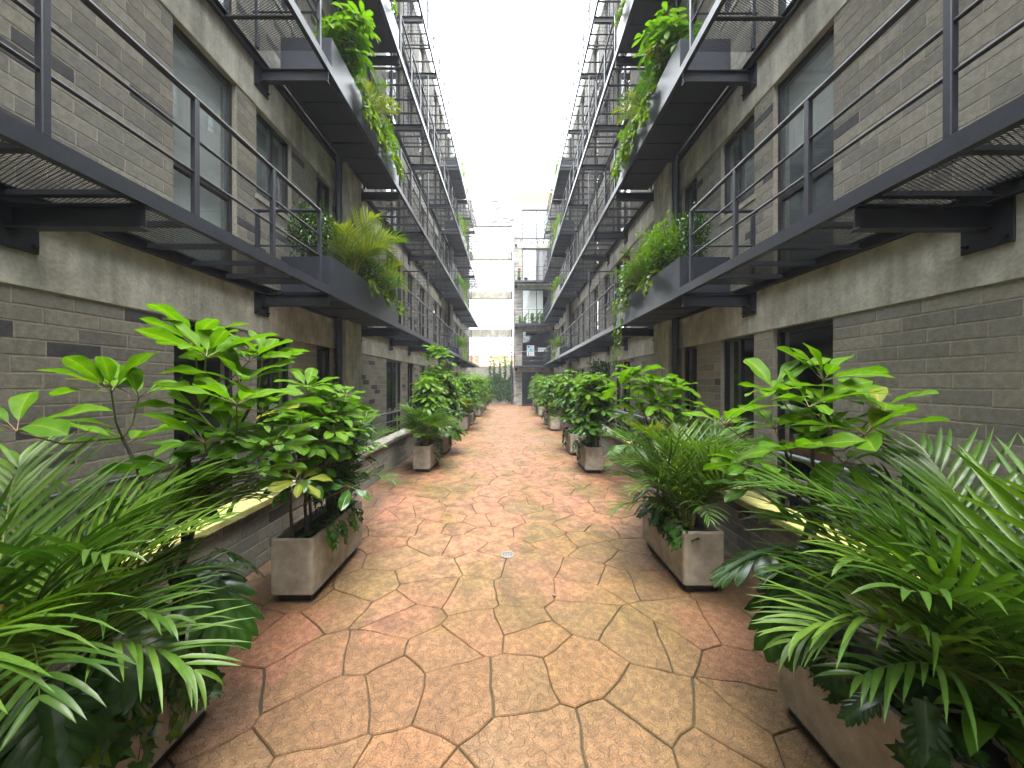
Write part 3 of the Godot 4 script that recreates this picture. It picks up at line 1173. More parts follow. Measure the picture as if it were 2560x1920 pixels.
func build_tower() -> void:
	var at := Vector3(1.9, 0, -28.5)
	var b := thing("apartment_tower", "pale gray five-storey apartment tower with balconies closing the far end", "building", at)
	var r := RandomNumberGenerator.new()
	r.seed = 410
	var g := G.new()
	var bk := G.new()
	var solids := []
	for l in 5:
		var y0: float = TL[l]
		var y1: float = (TL[l + 1] - 0.42) if l < 4 else 13.6
		var xr := 2.86 if l > 0 else 2.25
		solids.append([0.27, 0.84, y0, y1])
		solids.append([xr, 3.25, y0, y1])
	solids.append([0.27, 3.25, 13.6, 14.7])
	for q in solids:
		g.span(Vector3(q[0] + 0.004, q[2], -TF - 0.008), Vector3(q[1] - 0.004, q[3], -TF - 0.4))
		var y: float = q[2]
		var n := 0
		while y + 0.09 < q[3]:
			var x: float = q[0]
			var first := 0.176 if n % 2 else 0.352
			while x < q[1] - 0.01:
				var e := minf(x + first, q[1])
				var tone := r.randi() % 5
				var c: Color = M["block_%d" % tone].albedo_color.srgb_to_linear() * 1.45
				if r.randf() < 0.13:
					c = M["block_5"].albedo_color.srgb_to_linear() * 2.6
				if q[2] > 13.5:
					c = Color(0.42, 0.31, 0.17) if y > 13.9 else Color(0.42, 0.38, 0.30)
				c.a = 1.0
				bk.col = c
				bk.box(Vector3((x + e) / 2.0, y + PITCH / 2.0, -TF - 0.03), Vector3(e - x - 0.008, PITCH - 0.008, 0.06))
				x = e
				first = 0.352
			y += PITCH
			n += 1
	var wall := part("wall", g.mesh(), M["mortar"], b)
	org[wall] = Vector3.ZERO
	part("bricks", bk.mesh(false, true), M["block_mixed"], wall).set_meta("kind", "stuff")
	for l in range(1, 5):
		g = G.new()
		g.span(Vector3(0.262, TL[l] - 0.42, -TF + 0.012), Vector3(3.26, TL[l], -TF - 0.38), 0.006)
		part("concrete_band", g.mesh(), M["concrete_pale"], b)
	g = G.new()
	g.span(Vector3(0.25, 14.7, -TF + 0.03), Vector3(6.0, 14.8, -TF - 5.0), 0.006)
	part("roof", g.mesh(), M["concrete_pale"], b)
	g = G.new()
	g.span(Vector3(0.275, -1.25, -TF - 0.41), Vector3(0.5, 14.69, -TF - 4.9))
	g.span(Vector3(3.262, -1.25, -TF - 0.01), Vector3(6.0, 14.69, -TF - 4.9))
	g.span(Vector3(0.5, -1.25, -TF - 3.0), Vector3(3.26, 14.69, -TF - 3.2))
	for l in 5:
		g.span(Vector3(0.5, TL[l] - 0.3, -TF - 0.42), Vector3(3.26, TL[l] - 0.02, -TF - 3.0))
	part("interior", g.mesh(), M["dark_inside"], b)
	# glazing of each storey
	for l in 5:
		var y0: float = TL[l] + 0.02
		var y1: float = (TL[l + 1] - 0.425) if l < 4 else 13.595
		var xr := 2.85 if l > 0 else 2.24
		var mid := Vector3((0.84 + xr) / 2.0, y0, -TF - 0.10)
		g = G.new()
		var t := 0.05
		for q in [[0.845, y0, 0.845 + t, y1], [xr - t, y0, xr, y1], [0.845 + t, y1 - t, xr - t, y1], [0.845 + t, y0, xr - t, y0 + t]]:
			g.span(Vector3(q[0], q[1], -TF - 0.07), Vector3(q[2], q[3], -TF - 0.13), 0.003)
		var w := part("window", g.mesh(), M["frame_black"], b)
		var xm := (0.845 + xr) / 2.0
		g = G.new()
		g.span(Vector3(xm - 0.025, y0 + t, -TF - 0.072), Vector3(xm + 0.025, y1 - t, -TF - 0.128))
		part("mullion", g.mesh(), M["frame_black"], w)
		for k in 2:
			var xa := 0.845 + t if k == 0 else xm + 0.025
			var xb := xm - 0.025 if k == 0 else xr - t
			g = G.new()
			g.oquad(Vector3(xa, y0 + t, -TF - 0.10), Vector3(xb, y0 + t, -TF - 0.10), Vector3(xb, y1 - t, -TF - 0.10), Vector3(xa, y1 - t, -TF - 0.10), Vector3.BACK)
			part("pane", g.mesh(), M["glass"], w)
		if l >= 2:
			g = G.new()
			var xb: float = [0, 0, 2.3, 1.9, 2.8][l]
			g.span(Vector3(0.9, y0 + 0.06, -TF - 0.16), Vector3(xb, y1 - 0.06, -TF - 0.17))
			part("blind", g.mesh(), M["blind"], w)
		if l == 3:
			g = G.new()
			for k in 9:
				g.span(Vector3(2.0 + k * 0.088, y0 + 0.06, -TF - 0.15), Vector3(2.05 + k * 0.088, y1 - 0.06, -TF - 0.155))
			part("vertical_blind", g.mesh(), M["curtain"], w)
	# ground-floor side panel and door handle
	g = G.new()
	g.span(Vector3(2.08, 0.95, -TF - 0.05), Vector3(2.11, 1.25, -TF - 0.065), 0.003)
	part("door_handle", g.mesh(), M["galvanized"], b)
	for l in range(1, 5):
		build_balcony(l)


func build_balcony(l: int) -> void:
	var y: float = TL[l] - 0.02
	var x0 := 0.30
	var x1 := 3.1 if l != 2 else 3.25
	var z0 := -TF + 0.03
	var z1 := -TF + 0.86
	var words_: String = ["", "lowest", "second", "third", "topmost"][l]
	var at := Vector3((x0 + x1) / 2.0, y, (z0 + z1) / 2.0)
	var b := thing("balcony", "%s black steel balcony on the far tower" % words_, "balcony", at, "steel balconies of the far tower")
	var g := G.new()
	g.span(Vector3(x0, y - 0.12, z1 - 0.03), Vector3(x1, y, z1), 0.003)
	g.span(Vector3(x0, y - 0.12, z0), Vector3(x0 + 0.03, y, z1 - 0.031))
	g.span(Vector3(x1 - 0.03, y - 0.12, z0), Vector3(x1, y, z1 - 0.031))
	part("edge_frame", g.mesh(), M["steel"], b)
	if l != 4:
		g = G.new()
		g.span(Vector3(x0 + 0.031, y - 0.05, z0), Vector3(x1 - 0.031, y - 0.03, z1 - 0.031))
		part("deck", g.mesh(), M["steel_dull"], b)
	var n := 6
	for k in n:
		g = G.new()
		var x := lerpf(x0 + 0.4, x1 - 0.4, float(k) / (n - 1))
		g.span(Vector3(x - 0.02, y - 0.115, z0), Vector3(x + 0.02, y - 0.055, z1 - 0.032))
		part("joist", g.mesh(), M["steel_dull"], b)
	for x in [x0 + 0.12, x1 - 0.2]:
		g = G.new()
		g.span(Vector3(x - 0.09, y - 0.32, z0), Vector3(x + 0.09, y - 0.13, z0 + 0.02))
		g.span(Vector3(x - 0.01, y - 0.30, z0 + 0.02), Vector3(x + 0.01, y - 0.125, z0 + 0.45))
		part("bracket", g.mesh(), M["steel_dull"], b)
	for x in [x0 + 0.02, x0 + 0.95, lerpf(x0, x1, 0.52), x1 - 0.75, x1 - 0.03]:
		g = G.new()
		g.box(Vector3(x, y + 0.45, z1 - 0.02), Vector3(0.035, 0.9, 0.035))
		part("post", g.mesh(), M["steel"], b)
	for h in [0.92, 0.62, 0.31]:
		g = G.new()
		var t := 0.02 if h > 0.9 else 0.012
		g.tube(PackedVector3Array([Vector3(x0 + 0.02, y + h, z0), Vector3(x0 + 0.02, y + h, z1 - 0.02), Vector3(x1 - 0.03, y + h, z1 - 0.02)]), t, t, 6)
		part("top_rail" if h > 0.9 else "rail", g.mesh(), M["steel"], b)


func text_part(s: String, size: float, m: Material, parent: Node, at: Vector3, font := "Droid Sans") -> void:
	var t := TextMesh.new()
	var f := SystemFont.new()
	f.font_names = PackedStringArray([font])
	f.font_weight = 700
	t.font = f
	t.text = s
	t.font_size = 64
	t.pixel_size = size / 64.0
	t.depth = 0.002
	part("lettering", t, m, parent, at)


func build_signs() -> void:
	mat("paper", lin(0.72, 0.76, 0.78), 0.6)
	mat("paper_blue", lin(0.35, 0.62, 0.75), 0.6)
	mat("ink", lin(0.03, 0.035, 0.04), 0.6)
	mat("ink_blue", lin(0.06, 0.18, 0.45), 0.6)
	var z := -TF - 0.088
	var a := thing("letting_poster", "pale blue letting poster taped inside the dark first-floor tower window", "poster", Vector3(1.43, 3.85, z))
	var g := G.new()
	g.span(Vector3(1.18, 3.47, z), Vector3(1.69, 4.20, z + 0.004))
	part("sheet", g.mesh(), M["paper"], a)
	g = G.new()
	g.span(Vector3(1.20, 3.80, z + 0.004), Vector3(1.67, 3.99, z + 0.006))
	part("blue_block", g.mesh(), M["paper_blue"], a)
	g = G.new()
	var disc := pv2([])
	for k in 20:
		disc.append(Vector2(cos(TAU * k / 20) * 0.085, sin(TAU * k / 20) * 0.065))
	g.extrude(disc, Vector3(1.31, 4.09, z + 0.0042), Vector3.RIGHT, Vector3.UP, Vector3(0, 0, 0.0015))
	part("emblem", g.mesh(), M["ink_blue"], a)
	g = G.new()
	g.span(Vector3(1.425, 3.82, z + 0.006), Vector3(1.465, 3.97, z + 0.008))
	g.span(Vector3(1.465, 3.82, z + 0.006), Vector3(1.52, 3.85, z + 0.008))
	part("emblem", g.mesh(), M["ink_blue"], a)
	text_part("SE", 0.10, M["ink"], a, Vector3(1.53, 4.09, z + 0.006))
	text_part("ARRIENDA", 0.065, M["ink"], a, Vector3(1.435, 3.76, z + 0.006))
	text_part("311 802 7946", 0.066, M["ink"], a, Vector3(1.435, 3.64, z + 0.006))
	text_part("inmobiliaria", 0.05, M["ink"], a, Vector3(1.435, 3.53, z + 0.006))
	var b := thing("phone_sign", "white strip with a phone number in the dark first-floor tower window", "sign", Vector3(2.3, 3.9, z))
	g = G.new()
	g.span(Vector3(1.94, 3.76, z), Vector3(2.65, 4.04, z + 0.004))
	part("sheet", g.mesh(), M["paper"], b)
	text_part("302 277 97 97", 0.115, M["ink"], b, Vector3(2.295, 3.90, z + 0.006))


func build_glazed_frame() -> void:
	# open concrete frame with tall glass left of the tower; sky and the neighbours' tree show through
	var z := -29.0
	var b := thing("glazed_frame", "pale concrete frame with tall clear panes left of the far tower", "building", Vector3(-1.3, 0, z))
	var spans := [[1.25, 2.86, 3.17], [3.0, 5.16, 5.75], [0, 8.05, 8.62], [0, 11.0, 11.62]]
	for q in spans.slice(1):
		var g := G.new()
		g.span(Vector3(-3.2, q[1], z), Vector3(0.14, q[2] - 0.09, z - 0.4), 0.008)
		g.span(Vector3(-3.2, q[1] - 0.08, z + 0.02), Vector3(0.14, q[1] + 0.0, z - 0.38))
		part("concrete_beam", g.mesh(), M["concrete_pale"], b)
	var g := G.new()
	g.span(Vector3(-3.2, 13.6, z - 0.008), Vector3(0.2, 15.3, z - 0.4))
	var pw := part("wall", g.mesh(), M["mortar"], b)
	org[pw] = Vector3.ZERO
	var bk := G.new()
	var r := RandomNumberGenerator.new()
	r.seed = 420
	var y := 13.6
	var n := 0
	while y < 15.25:
		var x := -3.2 + (0.17 if n % 2 else 0.0)
		while x < 0.15:
			bk.col = Color(0.5, 0.48, 0.43) * r.randf_range(0.85, 1.1) if r.randf() > 0.12 else Color(0.16, 0.16, 0.17)
			bk.col.a = 1.0
			bk.box(Vector3(x + 0.172, y + PITCH / 2.0, z - 0.02), Vector3(0.344, PITCH - 0.008, 0.05))
			x += 0.352
		y += PITCH
		n += 1
	part("bricks", bk.mesh(false, true), M["block_mixed"], pw).set_meta("kind", "stuff")
	g = G.new()
	g.span(Vector3(-3.25, 15.3, z + 0.05), Vector3(0.25, 15.38, z - 0.45), 0.006)
	part("coping", g.mesh(), M["concrete_pale"], b)
	g = G.new()
	g.span(Vector3(-3.2, 13.45, z + 0.03), Vector3(0.2, 13.6, z - 0.4), 0.004)
	part("lintel", g.mesh(), M["concrete"], b)
	# panes and mullion between the beams
	var cuts := [[2.86, 5.07], [5.68, 7.96], [8.55, 10.91], [11.55, 13.44]]
	for q in cuts:
		g = G.new()
		g.span(Vector3(-1.46, q[0], z - 0.15), Vector3(-1.42, q[1], z - 0.20))
		part("mullion", g.mesh(), M["steel_gray"], b)
		for xx in [[-3.2, -1.46], [-1.42, 0.1]]:
			g = G.new()
			g.oquad(Vector3(xx[0], q[0], z - 0.17), Vector3(xx[1], q[0], z - 0.17), Vector3(xx[1], q[1], z - 0.17), Vector3(xx[0], q[1], z - 0.17), Vector3.BACK)
			part("pane", g.mesh(), M["glass"], b)
	# the blind wall at its foot
	g = G.new()
	g.span(Vector3(-3.2, -0.3, z), Vector3(0.26, 2.78, z - 0.3), 0.01)
	part("wall", g.mesh(), M["concrete_pale"], b)
	g = G.new()
	g.span(Vector3(-3.2, 2.78, z + 0.02), Vector3(0.2, 2.85, z - 0.34), 0.004)
	part("coping", g.mesh(), M["concrete"], b)
	g = G.new()
	g.tube(PackedVector3Array([Vector3(0.14, 0, z + 0.12), Vector3(0.14, 7, z + 0.12), Vector3(0.14, 13.5, z + 0.12)]), 0.055, 0.055, 10)
	for yy in [3.0, 5.8, 8.7, 11.6]:
		g.tube(PackedVector3Array([Vector3(0.14, yy, z + 0.12), Vector3(0.14, yy + 0.12, z + 0.12)]), 0.075, 0.075, 10)
	part("downpipe", g.mesh(true), M["steel_gray"], b)
	# neighbouring house behind
	var hb := thing("neighbour_house", "low house with a tiled roof beyond the glazed frame", "house", Vector3(-3.0, 0, -44))
	g = G.new()
	g.span(Vector3(-9.0, -1.25, -42), Vector3(3.0, 3.2, -50))
	part("wall", g.mesh(), M["concrete_pale"], hb)
	g = G.new()
	var rp := pv2([-41.6, 3.2, -46.0, 4.9, -50.4, 3.2])
	g.extrude(rp, Vector3(-9.3, 0, 0), Vector3.BACK, Vector3.UP, Vector3(12.6, 0, 0))
	mat("roof_tile", lin(0.32, 0.15, 0.08), 0.85, M["block_mixed"].albedo_texture, 1.0)
	part("roof", g.mesh(), M["roof_tile"], hb)


# ---------------------------------------------------------------- concrete planters on the floor
func rounded_rect(w: float, l: float, r: float, seg: int) -> PackedVector2Array:
	var p := PackedVector2Array()
	for q in 4:
		var cx := (w / 2.0 - r) * (1 if q == 0 or q == 3 else -1)
		var cy := (l / 2.0 - r) * (1 if q < 2 else -1)
		for k in seg + 1:
			var a := PI / 2.0 * (q + float(k) / seg)
			p.append(Vector2(cx + cos(a) * r, cy + sin(a) * r))
	return p


var planter_box: ArrayMesh
var planter_plinth: ArrayMesh
var planter_soil: ArrayMesh


func planter_shapes() -> void:
	var g := G.new()
	var rings := []
	# outside up, over the rim, inside down
	for q in [[-0.012, 0.0, 0.02], [0.0, 0.012, 0.03], [0.0, 0.398, 0.03], [-0.006, 0.41, 0.025], [-0.026, 0.41, 0.02], [-0.03, 0.404, 0.02], [-0.034, 0.2, 0.02]]:
		rings.append([rounded_rect(0.315 + 2 * q[0], 0.94 + 2 * q[0], q[2], 4), q[1]])
	var m: int = rings[0][0].size()
	for k in rings.size():
		for p in rings[k][0]:
			g.v.append(Vector3(p.x, rings[k][1], p.y))
			g.c.append(Color.WHITE)
	for k in rings.size() - 1:
		for j in m:
			var a := k * m + j
			var b := k * m + (j + 1) % m
			g.i.append(a); g.i.append(b); g.i.append(a + m)
			g.i.append(b); g.i.append(b + m); g.i.append(a + m)
	g.extrude(rounded_rect(0.29, 0.915, 0.02, 4), Vector3(0, 0.001, 0), Vector3.RIGHT, Vector3.BACK, Vector3(0, 0.004, 0))
	planter_box = g.mesh()
	g = G.new()
	g.box(Vector3(0, -0.029, 0), Vector3(0.24, 0.058, 0.84))
	planter_plinth = g.mesh()
	g = G.new()
	g.extrude(rounded_rect(0.25, 0.87, 0.02, 3), Vector3(0, 0.33, 0), Vector3.RIGHT, Vector3.BACK, Vector3(0, 0.02, 0))
	planter_soil = g.mesh()


const PLANTERS := [1.43, 3.24, 7.3, 8.95, 13.15, 14.8, 18.55, 20.2, 22.6]


func build_planters() -> void:
	planter_shapes()
	var ordinal := ["nearest", "second", "third", "fourth", "fifth", "sixth", "seventh", "eighth", "farthest"]
	for s in [-1.0, 1.0]:
		for k in PLANTERS.size():
			var d: float = PLANTERS[k] + (0.12 if s > 0 and k == 1 else 0.0) - (0.1 if s > 0 and (k == 2 or k == 3) else 0.0)
			var at := Vector3(s * 1.525, 0.06, -d)
			var side := "left" if s < 0 else "right"
			var o := thing("concrete_planter", "brown-gray concrete box planter, %s from the camera in the %s row" % [ordinal[k], side], "planter", at, "concrete planters on the paving")
			var bs := Basis(Vector3.UP, s * 0.004 * ((k * 7) % 5 - 2))
			part("box", planter_box, M["cast_stone"], o, at, bs)
			part("plinth", planter_plinth, M["frame_black"], o, at, bs)
			part("soil", planter_soil, M["soil"], o, at, bs)


func build_added_rear() -> void:
	# block added out of view; its height sets how dark the near court gets
	var b := thing("added_rear_block", "plain gray block added unseen behind the viewer to shade the near court", "building", Vector3(0, -1.25, 2.6))
	var g := G.new()
	g.span(Vector3(-3.0, -1.25, 2.25), Vector3(3.0, 7.4, 2.9))
	part("wall", g.mesh(), M["block_1"], b)
	for level in range(1, 3):
		g = G.new()
		g.span(Vector3(-3.0, FL[level] - 0.6, 2.235), Vector3(3.0, FL[level] - 0.06, 2.5), 0.005)
		part("concrete_band", g.mesh(), M["concrete"], b)


# ---------------------------------------------------------------- plants
var leaflets: Array[ArrayMesh] = []        # single leaflets of an umbrella leaf, 1 m long along z
var umbrella: Array[ArrayMesh] = []        # whole compound leaves for plants farther off
var fronds: Array[ArrayMesh] = []
var splits: Array[ArrayMesh] = []          # slit leaves, 1 m long
var fingers: Array[ArrayMesh] = []         # many-lobed leaves
var ivies: Array[ArrayMesh] = []
var hearts: Array[ArrayMesh] = []
var straps: Array[ArrayMesh] = []
var bushes: Array[ArrayMesh] = []
var twigs: ArrayMesh
var cane: ArrayMesh

const GREEN := Color(0.085, 0.205, 0.022)
const RIB := Color(0.17, 0.30, 0.06)


func blade(g: G, xf: Transform3D, L: float, W: float, a: float, b: float, rows: int, fold: float, droop: float, wave: float, ph: float, edge: Color, mid: Color, fine := true) -> void:
	var us := [-1.0, -0.55, -0.09, -0.035, 0.035, 0.09, 0.55, 1.0] if fine else [-1.0, 0.0, 1.0]
	var nc := us.size()
	var peak := pow(a / (a + b), a) * pow(b / (a + b), b)
	var p := PackedVector3Array()
	var cl := PackedColorArray()
	var y := 0.0
	var z := 0.0
	for k in rows + 1:
		var t := float(k) / rows
		var w := W * 0.5 * pow(maxf(t, 0.004), a) * pow(maxf(1.0 - t, 0.0), b) / peak
		w = maxf(w, W * 0.012)
		for u in us:
			var lift: float = fold * absf(u) * w + wave * sin(t * 11.0 + ph + u * 1.3) * w * u * u
			p.append(xf * Vector3(u * w, y + lift * cos(droop * t), z + lift * sin(droop * t)))
			var c := mid if absf(u) < 0.05 else edge
			if fine and absf(u) < 0.2 and absf(u) > 0.05:
				c = edge.lerp(mid, 0.25)
			elif not fine and u == 0.0:
				c = edge.lerp(mid, 0.4)
			cl.append(c)
		var th := droop * (t + 0.5 / rows)
		y -= sin(th) * L / rows
		z += cos(th) * L / rows
	g.grid(p, cl, rows + 1, nc)


func tilted(yaw: float, pitch: float) -> Basis:   # z axis at that yaw, raised by pitch
	return Basis(Vector3.UP, yaw) * Basis(Vector3.RIGHT, -pitch)


func leaf_shapes() -> void:
	var r := RandomNumberGenerator.new()
	r.seed = 501
	for k in 7:
		var g := G.new()
		blade(g, Transform3D(), 1.0, r.randf_range(0.36, 0.44), 0.95, 0.62, 9, r.randf_range(0.10, 0.30), r.randf_range(0.25, 0.95), r.randf_range(0.12, 0.26), r.randf() * 6.0, GREEN, RIB)
		leaflets.append(g.mesh(true, true))
	for k in 6:
		var g := G.new()
		var n := r.randi_range(7, 9)
		for q in n:
			var yaw := TAU * q / n + r.randf_range(-0.15, 0.15)
			var b := tilted(yaw, r.randf_range(-0.35, 0.3))
			blade(g, Transform3D(b, b.z * 0.035), r.randf_range(0.15, 0.21), r.randf_range(0.058, 0.075), 0.95, 0.62, 4, 0.25, r.randf_range(0.3, 1.0), 0.1, r.randf() * 6.0, GREEN, RIB, false)
			g.col = Color(0.16, 0.20, 0.07)
			g.tube(PackedVector3Array([Vector3.ZERO, b.z * 0.04]), 0.0025, 0.002, 3, false)
		g.col = Color(0.12, 0.10, 0.05)
		g.tube(PackedVector3Array([Vector3.ZERO, Vector3(0, -0.09, -0.03), Vector3(0, -0.17, -0.10), Vector3(0, -0.22, -0.2)]), 0.003, 0.005, 4, false)
		umbrella.append(g.mesh(true, true))
	# feather fronds: 1 m of stalk and midrib, rising along y and arching over towards z
	for k in 6:
		var g := G.new()
		var bend := r.randf_range(0.9, 1.55)
		var pts := PackedVector3Array()
		var dirs := PackedVector3Array()
		var p := Vector3.ZERO
		var n := 24
		for q in n + 1:
			var t := float(q) / n
			var th := bend * pow(t, 1.5)
			var d := Vector3(0.04 * sin(t * 3.0 + k), cos(th), sin(th)).normalized()
			pts.append(p)
			dirs.append(d)
			p += d / n
		g.col = Color(0.26, 0.30, 0.06)
		g.tube(pts, 0.0075, 0.0016, 5, false)
		for q in range(5, n + 1):
			var t := float(q - 5) / (n - 5)
			var ln := 0.36 * (0.55 + 0.75 * sin(PI * (0.18 + 0.74 * t))) * (1.0 - 0.45 * pow(t, 4.0))
			var d := dirs[q]
			var side0 := Vector3.RIGHT
			var nrm := d.cross(side0).normalized()   # towards the upper face of the frond
			if nrm.y < 0:
				nrm = -nrm
			for sg in [-1.0, 1.0]:
				var open := lerpf(1.05, 0.42, t) + r.randf_range(-0.08, 0.08)
				var dir: Vector3 = (d * cos(open) + side0 * sg * sin(open) + nrm * r.randf_range(0.25, 0.55)).normalized()
				var b := look(dir, nrm)
				var c := Color(0.10, 0.19, 0.035).lerp(Color(0.17, 0.26, 0.05), r.randf())
				blade(g, Transform3D(b, pts[q]), ln * r.randf_range(0.9, 1.05), 0.021, 0.28, 0.75, 5, 0.5, r.randf_range(0.25, 0.95), 0.0, 0.0, c, c * 1.15, false)
		fronds.append(g.mesh(true, true))
	for k in 4:
		splits.append(lobed(r, 6, 0.88, 0.43, 1.0).mesh(true, true))
	for k in 3:
		fingers.append(lobed(r, 8, 0.55, 0.30, 0.55).mesh(true, true))
	# small five-pointed creeper leaves and heart-shaped ones
	for k in 4:
		var g := G.new()
		var rim := [[0.0, -0.02], [0.28, -0.16], [0.52, -0.02], [0.40, 0.20], [0.46, 0.42], [0.22, 0.46], [0.0, 1.0], [-0.22, 0.46], [-0.46, 0.42], [-0.40, 0.20], [-0.52, -0.02], [-0.28, -0.16]]
		var c0 := GREEN.lerp(Color(0.05, 0.12, 0.03), r.randf())
		g.v.append(Vector3(0, 0, 0.18)); g.c.append(RIB * 0.8)
		for q in rim:
			var x: float = q[0] * r.randf_range(0.85, 1.15)
			g.v.append(Vector3(x, 0.18 * absf(x) - 0.12 * q[1] * q[1] + r.randf_range(-0.03, 0.03), q[1]))
			g.c.append(c0)
		for q in 12:
			g.i.append(0); g.i.append(1 + (q + 1) % 12); g.i.append(1 + q)
		ivies.append(g.mesh(true, true))
		g = G.new()
		blade(g, Transform3D(), 1.0, 0.72, 0.42, 0.85, 6, 0.25, r.randf_range(0.2, 0.8), 0.08, r.randf() * 6.0, Color(0.165, 0.29, 0.018), Color(0.22, 0.36, 0.05), true)
		hearts.append(g.mesh(true, true))
		g = G.new()
		blade(g, Transform3D(), 1.0, 0.26, 0.5, 0.9, 8, 0.4, r.randf_range(0.5, 1.5), 0.04, r.randf() * 6.0, Color(0.12, 0.26, 0.03), Color(0.17, 0.32, 0.05), true)
		straps.append(g.mesh(true, true))
	# small-leaved bush, 1 m across, and its twigs
	for k in 3:
		var g := G.new()
		for q in 1500:
			var d := Vector3(r.randfn(), r.randfn() * 0.9, r.randfn()).normalized()
			var lump := 0.75 + 0.28 * sin(d.x * 5.0 + k * 2.0) * cos(d.z * 4.0 + d.y * 3.0 + k)
			var pos := d * 0.5 * lump * pow(r.randf(), 0.4)
			var b := look((d + Vector3(r.randfn(), r.randfn() + 0.2, r.randfn()) * 0.7).normalized(), Vector3(r.randfn() * 0.5, 1, r.randfn() * 0.5))
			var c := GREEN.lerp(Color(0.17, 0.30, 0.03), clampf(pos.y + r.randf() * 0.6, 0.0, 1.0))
			blade(g, Transform3D(b, pos), r.randf_range(0.05, 0.085), r.randf_range(0.028, 0.042), 0.6, 0.8, 2, 0.3, 0.4, 0.0, 0.0, c, c * 1.1, false)
		bushes.append(g.mesh(true, true))
	var g := G.new()
	for q in 22:
		var d := Vector3(r.randfn() * 0.55, 1.0, r.randfn() * 0.55).normalized()
		var e := d * r.randf_range(0.5, 0.85)
		g.tube(PackedVector3Array([Vector3(d.x * 0.05, -0.55, d.z * 0.05), Vector3(e.x * 0.35, -0.2, e.z * 0.35), Vector3(e.x * 0.6, e.y * 0.5, e.z * 0.6)]), 0.009, 0.003, 4, false)
	twigs = g.mesh(true)
	g = G.new()
	g.tube(PackedVector3Array([Vector3.ZERO, Vector3(0.004, 0.5, 0.01), Vector3(0.0, 1.0, 0.04)]), 0.009, 0.006, 7, false)
	for q in 7:
		g.tube(PackedVector3Array([Vector3(0.003, 0.13 * q + 0.05, 0.006 + 0.003 * q), Vector3(0.003, 0.13 * q + 0.065, 0.007 + 0.003 * q)]), 0.0105, 0.0105, 7, false)
	cane = g.mesh(true)


func lobed(r: RandomNumberGenerator, lobes: int, width: float, thick: float, back: float) -> G:
	# a leaf cut into lobes from the edge towards the midrib; base at 0, tip at z = 1
	var g := G.new()
	var dark := GREEN * 0.75
	var rib := RIB * 0.8
	for sg in [-1.0, 1.0]:
		for k in lobes:
			var t := float(k) / (lobes - 1)
			var z0 := lerpf(0.0, 0.78, t)
			var ang := lerpf(1.95 * back + 0.55 * (1.0 - back), 0.42, pow(t, 0.8)) + r.randf_range(-0.05, 0.05)
			var ln := width * 0.62 * (sin(PI * (0.22 + 0.56 * t)) + 0.15) * r.randf_range(0.9, 1.08)
			if k == 0:
				ln *= 0.72
			var half := 0.78 / (lobes - 1) * thick * r.randf_range(1.25, 1.55)
			var dir := Vector3(sin(ang) * sg, 0, cos(ang))
			var across := Vector3(cos(ang) * sg, 0, -sin(ang))
			var p := PackedVector3Array()
			var cl := PackedColorArray()
			var sag := r.randf_range(0.25, 0.5)
			for q in 8:
				var u := float(q) / 7.0
				var w := half * (lerpf(1.25, 1.0, minf(u * 3.0, 1.0))) * (1.0 + 0.25 * u if u < 0.62 else 1.16 * sqrt(maxf(0.01, 1.0 - pow((u - 0.62) / 0.38, 2.0))))
				var sweep := 0.10 * u * u
				for e in 5:
					var f := e / 2.0 - 1.0
					var at: Vector3 = Vector3(0, 0, z0) + dir * (ln * u) + across * (w * f) + Vector3(0, 0, sweep * ln)
					at.y = 0.14 * absf(at.x) - sag * pow(absf(at.x) / 0.4, 2.0) * 0.22 - 0.25 * maxf(at.z, 0.0) * at.z + 0.012 * cos(f * 1.6) + 0.0006 * k
					p.append(at)
					cl.append(rib if e == 2 and u < 0.8 else dark)
			g.grid(p, cl, 8, 5)
	var p2 := PackedVector3Array()
	var c2 := PackedColorArray()
	for q in 10:
		var t := q / 9.0
		var w := 0.13 * pow(1.0 - t, 0.6) + 0.03
		if t > 0.75:
			w = 0.13 * sqrt(maxf(0.0, 1.0 - pow((t - 0.75) / 0.25, 2.0)))
		for f in [-1.0, -0.15, 0.15, 1.0]:
			var x: float = f * w
			p2.append(Vector3(x, 0.14 * absf(x) - 0.25 * t * t + 0.014, t * 1.0))
			c2.append(rib * 1.2 if absf(f) < 0.5 else dark)
	g.grid(p2, c2, 10, 4)
	return g


func plant(called: String, label: String, category: String, at: Vector3, group := "") -> Node3D:
	return thing(called, label, category, at, group)


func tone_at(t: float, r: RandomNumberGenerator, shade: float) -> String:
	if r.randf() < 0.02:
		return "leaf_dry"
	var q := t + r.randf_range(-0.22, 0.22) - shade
	return "leaf_young" if q > 0.70 else ("leaf_mid" if q > 0.52 else ("leaf" if q > 0.28 else "leaf_old"))


